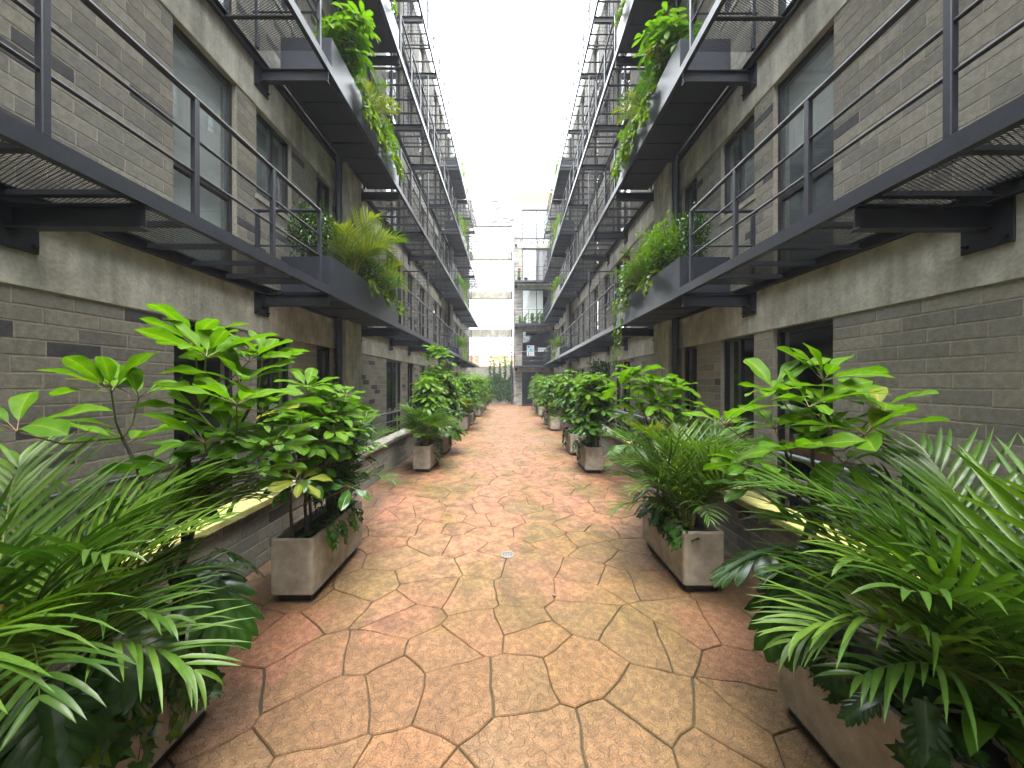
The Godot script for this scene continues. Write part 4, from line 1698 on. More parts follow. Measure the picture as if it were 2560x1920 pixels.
# umbrella plant: leaves of seven to nine leaflets on long stalks, round slim trunks
func umbrella_plant(label: String, at: Vector3, height: float, trunks: int, per: int, size: float, sd: int, hero: bool, shade := 0.0, lean := Vector3.ZERO, low := 0.35) -> void:
	var o := plant("umbrella_plant", label, "plant", at, "umbrella plants in the planters")
	var r := RandomNumberGenerator.new()
	r.seed = sd
	for k in trunks:
		var base := Vector3(r.randf_range(-0.06, 0.06), 0, r.randf_range(-0.14, 0.14)) * (1.0 if trunks > 1 else 0.2)
		var h := height * (1.0 if k == 0 else r.randf_range(0.62, 0.92))
		var out := Vector3(r.randf_range(-0.16, 0.16), 0, r.randf_range(-0.2, 0.2)) * (h / 1.5) + lean * h
		var pts := PackedVector3Array()
		for q in 7:
			var t := q / 6.0
			pts.append(base + out * t * t + Vector3(0.012 * sin(q * 1.7 + k), h * 0.92 * t, 0.012 * cos(q * 2.1)))
		var g := G.new()
		g.tube(pts, 0.014, 0.006, 7)
		piece("trunk", g.mesh(true), M["bark"], o)
		var yaw := r.randf() * TAU
		for q in per:
			var t := lerpf(low, 1.0, pow(float(q) / maxf(per - 1, 1), 0.8))
			var seg := t * 6.0
			var i0 := mini(int(seg), 5)
			var from := pts[i0].lerp(pts[i0 + 1], seg - i0)
			yaw += 2.4 + r.randf_range(-0.3, 0.3)
			var pl := lerpf(0.34, 0.20, t) * size / 0.19 * r.randf_range(0.8, 1.15)
			var el := lerpf(0.15, 1.05, pow(t, 1.5)) + r.randf_range(-0.15, 0.15)
			var dir := tilted(yaw, el).z
			var hub := from + dir * pl
			var axis := (Vector3.UP + Vector3(dir.x, 0, dir.z) * lerpf(0.75, 0.45, t) + Vector3(r.randfn(), 0, r.randfn()) * 0.12).normalized()
			var tone := tone_at(t * h / height, r, shade)
			if not hero:
				var b2 := look(Vector3(dir.x, -axis.dot(Vector3(dir.x, 0, dir.z)), dir.z), axis)
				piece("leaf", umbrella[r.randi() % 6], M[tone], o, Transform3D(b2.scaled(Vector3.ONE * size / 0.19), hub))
				continue
			g = G.new()
			g.tube(PackedVector3Array([from, from.lerp(hub, 0.5) + Vector3(0, -0.02, 0), hub]), 0.0042, 0.003, 5, false)
			var n := r.randi_range(7, 9)
			var lb := look(Vector3(dir.x, 0, dir.z), axis)
			lb = Basis(lb.x, axis, lb.x.cross(axis)).orthonormalized()
			var fr := []
			for e in n:
				var b := lb * tilted(TAU * (e + 0.5) / n + r.randf_range(-0.12, 0.12), lerpf(-0.1, 0.45, t) + r.randf_range(-0.25, 0.22))
				var ln := size * r.randf_range(0.78, 1.1) * (1.0 if e > 0 and e < n - 1 else 0.75)
				var st := hub + b.z * size * 0.2
				g.tube(PackedVector3Array([hub, st + b.z * size * 0.05]), 0.0022, 0.0016, 4, false)
				fr.append(Transform3D(b * Basis(Vector3.BACK, r.randf_range(-0.25, 0.25)) * ln, st))
			var lf := piece("leaf", g.mesh(true), M["stalk_brown" if t < 0.8 else "stalk"], o)
			for f in fr:
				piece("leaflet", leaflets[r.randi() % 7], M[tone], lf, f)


func umbrella_at(label: String, at: Vector3, hubs: Array, tops: Array, size: float, sd: int, shade: float) -> void:
	var o := plant("umbrella_plant", label, "plant", at, "umbrella plants in the planters")
	var r := RandomNumberGenerator.new()
	r.seed = sd
	var spine := PackedVector3Array()
	for k in tops.size():
		var base := Vector3(0.04 * (k - 1), 0, 0.07 * (k - 1))
		var pts := PackedVector3Array()
		for q in 8:
			var t := q / 7.0
			pts.append(Vector3(lerpf(base.x, tops[k].x, t * t), tops[k].y * t, lerpf(base.z, tops[k].z, t * t)) + Vector3(sin(q * 1.9 + k), 0, cos(q * 1.4 + k)) * 0.012)
		spine.append_array(pts)
		var g := G.new()
		g.tube(pts, 0.017, 0.006, 8)
		for q in range(1, 7):
			g.tube(PackedVector3Array([pts[q] - Vector3(0, 0.006, 0), pts[q] + Vector3(0, 0.006, 0)]), 0.019 - q * 0.0015, 0.018 - q * 0.0015, 8)
		piece("trunk", g.mesh(true), M["bark"], o)
	for hub in hubs:
		var from := spine[0]
		var best := 9.0
		for p in spine:
			var w: float = p.distance_to(hub) + (2.0 if p.y > hub.y - 0.06 else 0.0)
			if w < best:
				best = w
				from = p
		var t: float = clampf(hub.y / 1.2, 0.0, 1.0)
		var out: Vector3 = Vector3(hub.x - from.x, 0, hub.z - from.z)
		var axis := (Vector3.UP + out.normalized() * lerpf(0.6, 0.35, t) + Vector3(r.randfn(), 0, r.randfn()) * 0.15).normalized()
		var g := G.new()
		g.tube(PackedVector3Array([from, from.lerp(hub, 0.5) + Vector3(0, -0.03, 0) + out * 0.12, hub]), 0.0046, 0.0032, 6, false)
		var lb := look(out if out.length() > 0.03 else Vector3(1, 0, 0.3), axis)
		var n := r.randi_range(7, 9)
		var fr := []
		for e in n:
			var b := lb * tilted(TAU * (e + 0.5) / n + r.randf_range(-0.14, 0.14), lerpf(-0.3, 0.62, t) + r.randf_range(-0.38, 0.4))
			var ln := size * r.randf_range(0.72, 1.12) * (1.0 if e > 0 and e < n - 1 else 0.75)
			var st: Vector3 = hub + b.z * size * 0.2
			g.tube(PackedVector3Array([hub, st + b.z * size * 0.05]), 0.0024, 0.0017, 5, false)
			fr.append(Transform3D(b * Basis(Vector3.BACK, r.randf_range(-0.55, 0.55)) * ln, st))
		var lf := piece("leaf", g.mesh(true), M["stalk_brown" if t < 0.85 else "stalk"], o)
		for f in fr:
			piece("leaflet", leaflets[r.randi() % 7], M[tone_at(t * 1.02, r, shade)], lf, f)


func feather_palm(label: String, at: Vector3, size: float, n: int, sd: int, tones: Array, yaw0 := 0.0, spread := TAU, canes := 6, group := "feather palms in the planters", up := 0.0) -> void:
	var o := plant("feather_palm", label, "palm", at, group)
	var r := RandomNumberGenerator.new()
	r.seed = sd
	for k in canes:
		var a := r.randf() * TAU
		var b := Basis(Vector3.UP, a) * Basis(Vector3.RIGHT, r.randf_range(0.02, 0.16))
		var h := size * r.randf_range(0.30, 0.55) + up
		piece("cane", cane, M["cane"], o, Transform3D(b * Basis.from_scale(Vector3(1, h, 1)), Vector3(cos(a), 0, sin(a)) * r.randf_range(0.01, 0.06)))
	for k in n:
		var t := (k + 0.5) / n
		var yaw := yaw0 + (fmod(k * 0.618, 1.0) - 0.5) * spread + r.randf_range(-0.2, 0.2)
		var tilt := lerpf(0.06, 0.72, pow(t, 0.9)) + r.randf_range(-0.08, 0.08)
		var b := Basis(Vector3.UP, yaw) * Basis(Vector3.RIGHT, tilt) * Basis(Vector3.UP, r.randf_range(-0.3, 0.3))
		var sc := size * lerpf(1.0, 0.72, t) * r.randf_range(0.88, 1.1)
		var from := Vector3(r.randf_range(-0.05, 0.05), r.randf_range(0.0, 0.16) * size + up * r.randf_range(0.5, 1.0), r.randf_range(-0.05, 0.05))
		piece("frond", fronds[r.randi() % 6], M[tones[r.randi() % tones.size()]], o, Transform3D(b * sc, from))


# leaves given as [hub, tip direction, size]; stalks rise from the base
func slit_leaf_plant(label: String, at: Vector3, leaves: Array, sd: int, meshes: Array[ArrayMesh], tone: String, called := "monstera", category := "plant", group := "slit-leaved plants in the planters") -> void:
	var o := plant(called, label, category, at, group)
	var r := RandomNumberGenerator.new()
	r.seed = sd
	for q in leaves:
		var hub: Vector3 = q[0]
		var tip: Vector3 = q[1]
		var g := G.new()
		var foot := Vector3(r.randf_range(-0.04, 0.04), 0, r.randf_range(-0.05, 0.05))
		g.tube(PackedVector3Array([foot, foot.lerp(hub, 0.4) + Vector3(0, 0.35 * hub.y, 0), foot.lerp(hub, 0.8) + Vector3(0, 0.22 * hub.y, 0), hub]), 0.007, 0.004, 6, false)
		var lf := piece("leaf_stalk", g.mesh(true), M["stalk"], o)
		var up := Vector3(0, 1, 0) + Vector3(hub.x, 0, hub.z).normalized() * 0.35
		piece("leaf", meshes[r.randi() % meshes.size()], M[tone], lf, Transform3D(look(tip, up) * q[2], hub))


func random_leaves(n: int, reach: float, h: float, size: float, sd: int) -> Array:
	var r := RandomNumberGenerator.new()
	r.seed = sd
	var out := []
	for k in n:
		var yaw := k * 2.4 + r.randf_range(-0.3, 0.3)
		var rad := reach * r.randf_range(0.5, 1.0)
		var hub := Vector3(sin(yaw) * rad, h * r.randf_range(0.45, 1.0), cos(yaw) * rad)
		out.append([hub, Vector3(sin(yaw), r.randf_range(-0.8, -0.15), cos(yaw)), size * r.randf_range(0.75, 1.1)])
	return out


# a creeper: strands run over the rim on side «s» and hang down the outer face
func creeper(label: String, at: Vector3, s: float, half: float, strands: int, drop: float, leaf: float, sd: int, meshes: Array[ArrayMesh], tones: Array, hero: bool, rim := 0.17, called := "ivy", group := "creepers in the planters") -> void:
	var o := plant(called, label, "creeper", at, group)
	var r := RandomNumberGenerator.new()
	r.seed = sd
	var mass := G.new()
	for k in strands:
		var z := r.randf_range(-half, half)
		var x := -s * r.randf_range(0.0, rim * 0.8)
		var pts := PackedVector3Array()
		var top := 0.05 + r.randf_range(0.0, 0.06)
		pts.append(Vector3(x, 0.0, z))
		pts.append(Vector3(lerpf(x, -s * rim, 0.6), top, z + r.randf_range(-0.04, 0.04)))
		pts.append(Vector3(-s * (rim + 0.02), top - 0.03, z + r.randf_range(-0.05, 0.05)))
		var ln := drop * r.randf_range(0.25, 1.0)
		var n := maxi(3, int(ln / 0.05))
		var p := pts[2]
		for q in n:
			p += Vector3(-s * r.randf_range(-0.004, 0.012), -ln / n, r.randf_range(-0.025, 0.025))
			if q == n - 1 and n > 4:
				p += Vector3(-s * 0.02, 0.03, 0.03)
			pts.append(p)
		var g := G.new()
		g.tube(pts, 0.003, 0.0015, 4, false)
		var st := piece("strand", g.mesh(true), M["stalk_brown"], o)
		for q in range(0, pts.size()):
			for e in 2:
				if r.randf() < 0.15:
					continue
				var nrm := Vector3(-s, 0.55, r.randf_range(-0.6, 0.6)).normalized() if q > 1 else Vector3(-s * 0.4, 1, r.randf_range(-0.5, 0.5)).normalized()
				var down := Vector3(-s * r.randf_range(0.1, 0.6), -r.randf_range(0.2, 1.0), r.randf_range(-0.9, 0.9)).normalized() if q > 1 else Vector3(r.randf_range(-1, 1), 0.2, r.randf_range(-1, 1)).normalized()
				var b := look(down, nrm)
				var sz := leaf * r.randf_range(0.6, 1.15)
				var at2: Vector3 = pts[q] + nrm * r.randf_range(0.008, 0.03) + Vector3(0, 0, r.randf_range(-0.02, 0.02))
				var tone: String = tones[r.randi() % tones.size()]
				if r.randf() < 0.06:
					tone = "leaf_young"
				piece("leaf", meshes[r.randi() % meshes.size()], M[tone], st, Transform3D(b * sz, at2))


func bush(label: String, at: Vector3, sz: Vector3, sd: int, tone: String, group := "small-leaved bushes in the troughs", called := "bush") -> void:
	var o := plant(called, label, "shrub", at, group)
	var k := sd % 3
	var bs := Basis(Vector3.UP, sd * 1.3) * Basis.from_scale(sz)
	var up := Vector3(0, sz.y * 0.5, 0)
	piece("twigs", twigs, M["bark"], o, Transform3D(Basis.from_scale(sz), up))
	piece("foliage", bushes[k], M[tone], o, Transform3D(Basis.from_scale(sz) * Basis(Vector3.UP, sd * 1.3), up)).set_meta("kind", "stuff")


func climbing_leaves(g: G, n: int, spot: Callable, leaf: float, nrm: Vector3, sd: int) -> void:
	var r := RandomNumberGenerator.new()
	r.seed = sd
	for k in n:
		var p: Vector3 = spot.call(r)
		var b := look((Vector3(r.randfn() * 0.5, -1.0, r.randfn() * 0.5) + nrm * 0.3).normalized(), nrm + Vector3(r.randfn(), r.randfn() + 0.6, r.randfn()) * 0.35)
		var c := GREEN.lerp(Color(0.04, 0.10, 0.02), r.randf())
		blade(g, Transform3D(b, p), leaf * r.randf_range(0.6, 1.2), leaf * 0.75, 0.5, 0.75, 2, 0.3, 0.6, 0.0, 0.0, c, c * 1.2, false)


func build_near_plants() -> void:
	var Y := 0.40   # soil level of the concrete planters
	var L := -1.525
	var R := 1.525
	# left row, nearest planter
	umbrella_at("tall spreading umbrella plant at the far end of the nearest left planter", Vector3(-1.50, Y, -1.80), [Vector3(0.04, 1.38, -0.05), Vector3(0.30, 1.31, -0.15), Vector3(0.23, 1.31, 0.12), Vector3(0.20, 1.31, -0.20), Vector3(-0.15, 1.16, 0.15), Vector3(-0.18, 1.13, -0.00), Vector3(-0.26, 1.02, 0.38), Vector3(0.33, 1.19, 0.05), Vector3(0.40, 1.06, -0.00), Vector3(0.06, 1.06, -0.05), Vector3(0.19, 0.93, 0.08), Vector3(0.16, 0.93, -0.10), Vector3(0.42, 0.90, -0.05), Vector3(0.00, 0.81, -0.00), Vector3(0.37, 0.78, 0.02), Vector3(0.02, 0.64, 0.08), Vector3(0.09, 0.71, -0.15), Vector3(-0.38, 0.89, -0.15), Vector3(0.42, 1.11, 0.20)], [Vector3(0.06, 1.20, -0.05), Vector3(-0.22, 0.95, 0.05), Vector3(0.28, 1.12, -0.12)], 0.235, 601, 0.06)
	feather_palm("big arching feather palm at the near end of the nearest left planter", Vector3(L - 0.06, Y, -1.22), 1.04, 23, 602, ["frond", "frond", "frond_dark"], 2.3, 5.0, 7)
	slit_leaf_plant("slit-leaved plant under the tall umbrella plant of the nearest left planter", Vector3(L + 0.02, Y, -1.72), [
		[Vector3(0.16, 0.34, -0.04), Vector3(0.8, -0.45, 0.4), 0.32], [Vector3(0.05, 0.30, 0.22), Vector3(0.7, -0.42, 0.55), 0.27],
		[Vector3(-0.12, 0.34, 0.05), Vector3(-0.5, -0.3, 0.6), 0.24], [Vector3(0.12, 0.36, -0.2), Vector3(0.6, -0.5, -0.6), 0.2]], 603, splits, "leaf_old")
	creeper("dark ivy hanging over the corner of the nearest left planter", Vector3(L, Y + 0.03, -1.40), -1.0, 0.42, 20, 0.34, 0.08, 604, ivies, ["leaf_old", "leaf_old", "leaf", "leaf"], true)
	slit_leaf_plant("low dark lobed plant among the ivy of the nearest left planter", Vector3(L + 0.02, Y, -1.28), random_leaves(5, 0.15, 0.24, 0.22, 605), 606, splits, "leaf_old")
	# left row, second planter
	umbrella_plant("umbrella plant at the near end of the second left planter", Vector3(L, Y, -2.95), 1.05, 3, 9, 0.215, 611, true, 0.05, Vector3(0.03, 0, 0))
	umbrella_plant("umbrella plant leaning over the paving from the second left planter", Vector3(L + 0.02, Y, -3.42), 1.02, 3, 10, 0.19, 612, true, 0.05, Vector3(0.16, 0, 0.02))
	bush("dark dense shrub between the two umbrella plants of the second left planter", Vector3(L + 0.02, Y + 0.02, -3.35), Vector3(0.50, 0.72, 0.55), 613, "leaf_old", "small-leaved bushes in the planters")
	creeper("ivy spilling over the long side of the second left planter", Vector3(L, Y + 0.02, -3.25), -1.0, 0.38, 12, 0.16, 0.06, 614, ivies, ["leaf_old", "leaf_old", "leaf"], true)
	feather_palm("small pale feather palm behind the second left planter, half hidden", Vector3(L - 0.06, Y, -3.62), 0.85, 9, 615, ["frond", "frond_dark"], 0.0, TAU, 3)
	# right row, nearest planter
	umbrella_at("broad umbrella plant at the far end of the nearest right planter", Vector3(1.53, Y, -1.80), [Vector3(0.00, 1.21, -0.00), Vector3(-0.16, 1.15, -0.10), Vector3(-0.13, 1.09, 0.08), Vector3(-0.41, 0.99, -0.10), Vector3(-0.24, 0.90, 0.12), Vector3(0.03, 0.98, 0.18), Vector3(0.24, 1.07, 0.02), Vector3(-0.39, 0.82, 0.05), Vector3(0.12, 0.97, -0.10), Vector3(-0.29, 0.69, -0.05), Vector3(-0.09, 0.96, -0.20), Vector3(0.03, 0.52, -0.10), Vector3(0.14, 0.81, -0.05), Vector3(-0.24, 0.77, 0.18), Vector3(0.15, 1.09, -0.20)], [Vector3(0.0, 1.02, -0.02), Vector3(-0.14, 0.9, -0.08)], 0.225, 621, -0.02)
	feather_palm("big dense feather palm at the near end of the nearest right planter", Vector3(R + 0.12, Y, -1.16), 1.06, 25, 622, ["frond_dark", "frond", "frond"], -2.3, 5.0, 9)
	slit_leaf_plant("large slit-leaved plant hanging over the end of the nearest right planter", Vector3(R - 0.02, Y, -1.72), [
		[Vector3(-0.15, 0.30, -0.04), Vector3(-0.62, -0.55, 0.45), 0.30], [Vector3(-0.04, 0.42, -0.06), Vector3(-0.7, -0.3, 0.55), 0.34],
		[Vector3(-0.14, 0.40, -0.12), Vector3(-0.85, -0.25, -0.2), 0.30], [Vector3(0.08, 0.36, 0.0), Vector3(0.5, -0.4, 0.6), 0.22],
		[Vector3(0.04, 0.20, 0.30), Vector3(-0.25, -0.5, 0.75), 0.20]], 623, splits, "leaf_old")
	slit_leaf_plant("upright slit-leaved plant behind the nearest right palm", Vector3(R + 0.10, Y, -1.42), [
		[Vector3(0.16, 0.62, -0.02), Vector3(0.25, 0.75, -0.6), 0.26], [Vector3(0.26, 0.55, 0.06), Vector3(0.7, 0.5, -0.5), 0.30], [Vector3(0.06, 0.5, -0.1), Vector3(0.1, 0.4, -0.9), 0.2]], 624, splits, "leaf")
	slit_leaf_plant("low many-fingered plant over the side of the nearest right planter", Vector3(R - 0.06, Y, -1.30), random_leaves(7, 0.14, 0.20, 0.17, 625), 626, fingers, "leaf_old", "fingered_plant", "plant")
	creeper("dark ivy along the rim of the nearest right planter", Vector3(R, Y + 0.02, -1.38), 1.0, 0.44, 12, 0.12, 0.07, 627, ivies, ["leaf_old"], true)
	var o := plant("strap_leaf_plant", "bright strap-leaved plant at the foot of the nearest right palm", "plant", Vector3(R - 0.02, Y, -1.16))
	var r := RandomNumberGenerator.new()
	r.seed = 628
	for k in 11:
		var b := tilted(k * 2.4 + r.randf_range(-0.3, 0.3), r.randf_range(0.5, 1.15))
		piece("leaf", straps[k % 4], M["frond"], o, Transform3D(b * r.randf_range(0.2, 0.29), Vector3(0, r.randf_range(0.08, 0.2), 0)))
	# right row, second planter
	feather_palm("full bushy feather palm in the second right planter", Vector3(R - 0.02, Y, -3.15), 0.92, 30, 631, ["frond", "frond", "frond_dark"], 0.0, TAU, 14)
	slit_leaf_plant("dark many-fingered plant over the corner of the second right planter", Vector3(R - 0.05, Y, -3.5), random_leaves(15, 0.26, 0.22, 0.19, 632), 633, fingers, "leaf_old", "fingered_plant", "plant")
	creeper("ivy with broad leaves in the front end of the second right planter", Vector3(R, Y, -3.05), 1.0, 0.18, 8, 0.06, 0.085, 634, ivies, ["leaf_old"], true)
	umbrella_plant("big-leaved umbrella plant behind the bushy palm of the second right planter", Vector3(R, Y, -3.72), 1.14, 2, 9, 0.27, 635, true, -0.12, Vector3(-0.06, 0, -0.08))
	feather_palm("tall thin feather palm rising behind the second right planter", Vector3(R + 0.12, Y, -3.72), 1.10, 7, 636, ["frond_yellow", "frond", "frond"], 0.5, 3.0, 2)


func build_far_plants() -> void:
	var Y := 0.40
	var words_ := ["", "", "third", "fourth", "fifth", "sixth", "seventh", "eighth", "farthest"]
	for s in [-1.0, 1.0]:
		var side := "left" if s < 0 else "right"
		for k in range(2, PLANTERS.size()):
			var d: float = PLANTERS[k] - (0.1 if s > 0 and k < 4 else 0.0)
			var x: float = s * 1.525
			var sd := 700 + k * 10 + (100 if s > 0 else 0)
			var at := "the %s planter of the %s row" % [words_[k], side]
			var near := k < 4
			if s < 0 and k == 2:
				feather_palm("round bushy feather palm in " + at, Vector3(x + 0.02, Y, -d + 0.22), 0.86, 34, sd, ["frond", "frond", "frond_dark"], 0.0, TAU, 12)
				umbrella_plant("umbrella plant behind the bushy palm in " + at, Vector3(x, Y, -d - 0.2), 1.2, 5, 13, 0.21, sd + 1, false)
			elif s < 0 and k == 3:
				umbrella_plant("tallest slender umbrella plant, in " + at, Vector3(x - 0.06, Y, -d + 0.3), 1.95, 2, 12, 0.24, sd, true, -0.1, Vector3.ZERO, 0.5)
				umbrella_plant("shorter bushy umbrella plant in " + at, Vector3(x + 0.02, Y, -d - 0.1), 1.35, 6, 14, 0.23, sd + 1, false, -0.05)
				slit_leaf_plant("slit-leaved plant at the near end of " + at, Vector3(x + 0.08, Y, -d + 0.42), random_leaves(7, 0.28, 0.42, 0.34, sd + 2), sd + 3, splits, "leaf")
			elif s > 0 and k == 2:
				umbrella_plant("leafy umbrella plant with many thin trunks in " + at, Vector3(x, Y, -d + 0.2), 1.30, 6, 15, 0.20, sd, false, -0.05)
				umbrella_plant("big-leaved umbrella plant over the near end of " + at, Vector3(x + 0.1, Y, -d + 0.40), 1.1, 2, 7, 0.26, sd + 1, true, -0.15, Vector3(-0.05, 0, 0.05))
				bush("dense low bush round the trunks in " + at, Vector3(x, Y, -d + 0.15), Vector3(0.52, 0.55, 0.62), sd, "leaf", "small-leaved bushes in the planters")
			elif s > 0 and k == 3:
				umbrella_plant("leafy umbrella plant in " + at, Vector3(x, Y, -d), 1.35, 6, 14, 0.22, sd, false, 0.0)
				feather_palm("feather palm at the back of " + at, Vector3(x + 0.08, Y, -d - 0.25), 1.0, 12, sd + 1, ["frond"], 0.0, TAU, 4)
			else:
				var h := [0.0, 0.0, 0.0, 0.0, 1.30, 1.25, 1.3, 1.4, 1.45][k] as float
				umbrella_plant("%s umbrella plant in %s" % [["dense", "leafy"][k % 2], at], Vector3(x, Y, -d), h * (1.15 if s < 0 and k == 5 else 1.05), 6, 14, 0.24, sd, false, -0.05)
				if k % 2 == (0 if s < 0 else 1):
					feather_palm("feather palm beside the umbrella plant in " + at, Vector3(x + 0.02, Y, -d + 0.3), 0.95, 14, sd + 1, ["frond", "frond_yellow"], 0.0, TAU, 4)
				else:
					bush("pale green bush beside the umbrella plant in " + at, Vector3(x, Y, -d + 0.25), Vector3(0.5, 0.8, 0.5), sd + 1, "leaf_young", "small-leaved bushes in the planters")
			creeper("ivy trailing from %s" % at, Vector3(x, Y + 0.02, -d), s, 0.42, 8 if near else 5, 0.34, 0.075, sd + 5, ivies, ["leaf_old", "leaf"], false)


func build_trough_plants() -> void:
	var lv := ["", "first-floor", "second-floor", "third-floor", "top"]
	for level in range(1, 5):
		for s in [-1.0, 1.0]:
			var side := "left" if s < 0 else "right"
			for n in 2:
				var t: Array = TROUGHS[n]
				var y: float = FL[level] + 0.33
				var x: float = s * 2.50
				var sd := 900 + level * 40 + n * 10 + (5 if s > 0 else 0)
				var at := "the %s %s trough%s" % [side, lv[level], "" if n == 0 else " at the far end"]
				if n == 0:
					var a: float = t[0] + 0.45
					if level == 1 and s < 0:
						bush("dark small-leaved shrub behind the end railing of " + at, Vector3(x - 0.08, y, -a + 0.25), Vector3(0.66, 0.95, 0.6), sd, "leaf_old")
						feather_palm("yellow-tipped feather palm, the larger one in " + at, Vector3(x + 0.12, y, -a - 0.62), 1.08, 17, sd + 1, ["frond_yellow", "frond_yellow", "frond"], 0.0, TAU, 4, "feather palms in the troughs")
						feather_palm("yellow-tipped feather palm, the smaller one at the far end of " + at, Vector3(x + 0.15, y, -t[1] + 0.65), 0.72, 18, sd + 2, ["frond_yellow", "frond", "frond"], 0.3, TAU, 3, "feather palms in the troughs")
						bush("glossy middle bush between the two palms of " + at, Vector3(x + 0.12, y - 0.02, -a - 1.1), Vector3(0.72, 0.75, 1.5), sd + 1, "leaf")
						bush("low bush at the far end of " + at, Vector3(x + 0.18, y - 0.05, -t[1] + 0.4), Vector3(0.5, 0.45, 0.6), sd + 2, "leaf")
					elif level == 1:
						bush("slender dark shrub by the railing of " + at, Vector3(x, y, -a + 0.2), Vector3(0.5, 0.9, 0.55), sd, "leaf_old")
						bush("wide bright yellow-green bush in " + at, Vector3(x - 0.15, y, -a - 0.55), Vector3(0.8, 1.0, 1.25), sd + 1, "leaf_young")
						feather_palm("low yellowish feather palm in " + at, Vector3(x - 0.18, y, -a - 1.2), 0.72, 20, sd + 1, ["frond", "frond_yellow"], 0.0, TAU, 3, "feather palms in the troughs")
						feather_palm("tall feather palm of few fronds in " + at, Vector3(x, y, -a - 1.1), 1.22, 5, sd + 2, ["frond"], 2.0, 3.0, 2, "feather palms in the troughs")
						umbrella_plant("small umbrella plant at the far end of " + at, Vector3(x - 0.15, y, -t[1] + 0.55), 0.55, 3, 9, 0.17, sd + 3, false, -0.2)
						bush("leafy filler bush at the far end of " + at, Vector3(x - 0.12, y - 0.03, -t[1] + 0.6), Vector3(0.6, 0.5, 0.9), sd + 3, "leaf")
					elif level == 2:
						umbrella_plant("umbrella plant leaning out of the near end of " + at, Vector3(x - s * 0.16, y, -a - 0.1), 0.75, 3, 9, 0.21, sd, false, -0.3, Vector3(-s * 0.25, 0, 0))
						bush("dense bush filling the near half of " + at, Vector3(x - s * 0.12, y, -a - 0.2), Vector3(0.62, 0.8, 1.1), sd + 1, "leaf_young")
						feather_palm("yellow feather palm arching from " + at, Vector3(x - s * 0.15, y, -a - 1.2), 0.75, 17, sd + 1, ["frond_yellow", "frond", "frond_yellow"], 0.0, TAU, 3, "feather palms in the troughs")
						bush("leafy far bush in " + at, Vector3(x - s * 0.18, y, -t[1] + 0.6), Vector3(0.55, 0.55, 1.1), sd + 2, "leaf_young")
					else:
						bush("bush seen above the edge of " + at, Vector3(x - s * 0.12, y, -a - 0.7), Vector3(0.6, 0.7, 1.4), sd, "leaf_young")
						feather_palm("feather palm seen from below in " + at, Vector3(x - s * 0.12, y, -a - 1.4), 0.75, 12, sd + 1, ["frond"], 0.0, TAU, 2, "feather palms in the troughs")
					if level < 4:
						creeper("yellow-green heart-leaved creeper over the edge of " + at, Vector3(x - s * 0.02, y + 0.03, -(t[0] + t[1]) / 2.0 - 0.4), s, 1.0, 46 if level == 2 else 14, 0.5 if level == 2 else 0.3, 0.115, sd + 7, hearts, ["leaf_young", "leaf_young", "leaf"], false, 0.30, "pothos", "creepers in the troughs")
				else:
					bush("distant light green bush in " + at, Vector3(x - s * 0.12, y, -t[0] - 1.0), Vector3(0.62, 0.75, 1.6), sd, "leaf_young")
					feather_palm("distant yellowish feather palm in " + at, Vector3(x - s * 0.15, y, -t[0] - 1.9), 0.8, 12, sd + 1, ["frond_yellow", "frond"], 0.0, TAU, 2, "feather palms in the troughs")
					creeper("light green creeper hanging from " + at, Vector3(x - s * 0.02, y + 0.03, -(t[0] + t[1]) / 2.0), s, 1.1, 8, 0.7, 0.1, sd + 7, hearts, ["leaf_young"], false, 0.30, "pothos", "creepers in the troughs")
	# long strands that hang below the first-floor walkways
	creeper("two long thin strands dangling below the right first-floor trough", Vector3(2.48, FL[1] + 0.34, -7.0), 1.0, 0.55, 5, 1.5, 0.075, 990, hearts, ["leaf", "leaf_young"], false, 0.30, "pothos", "creepers in the troughs")


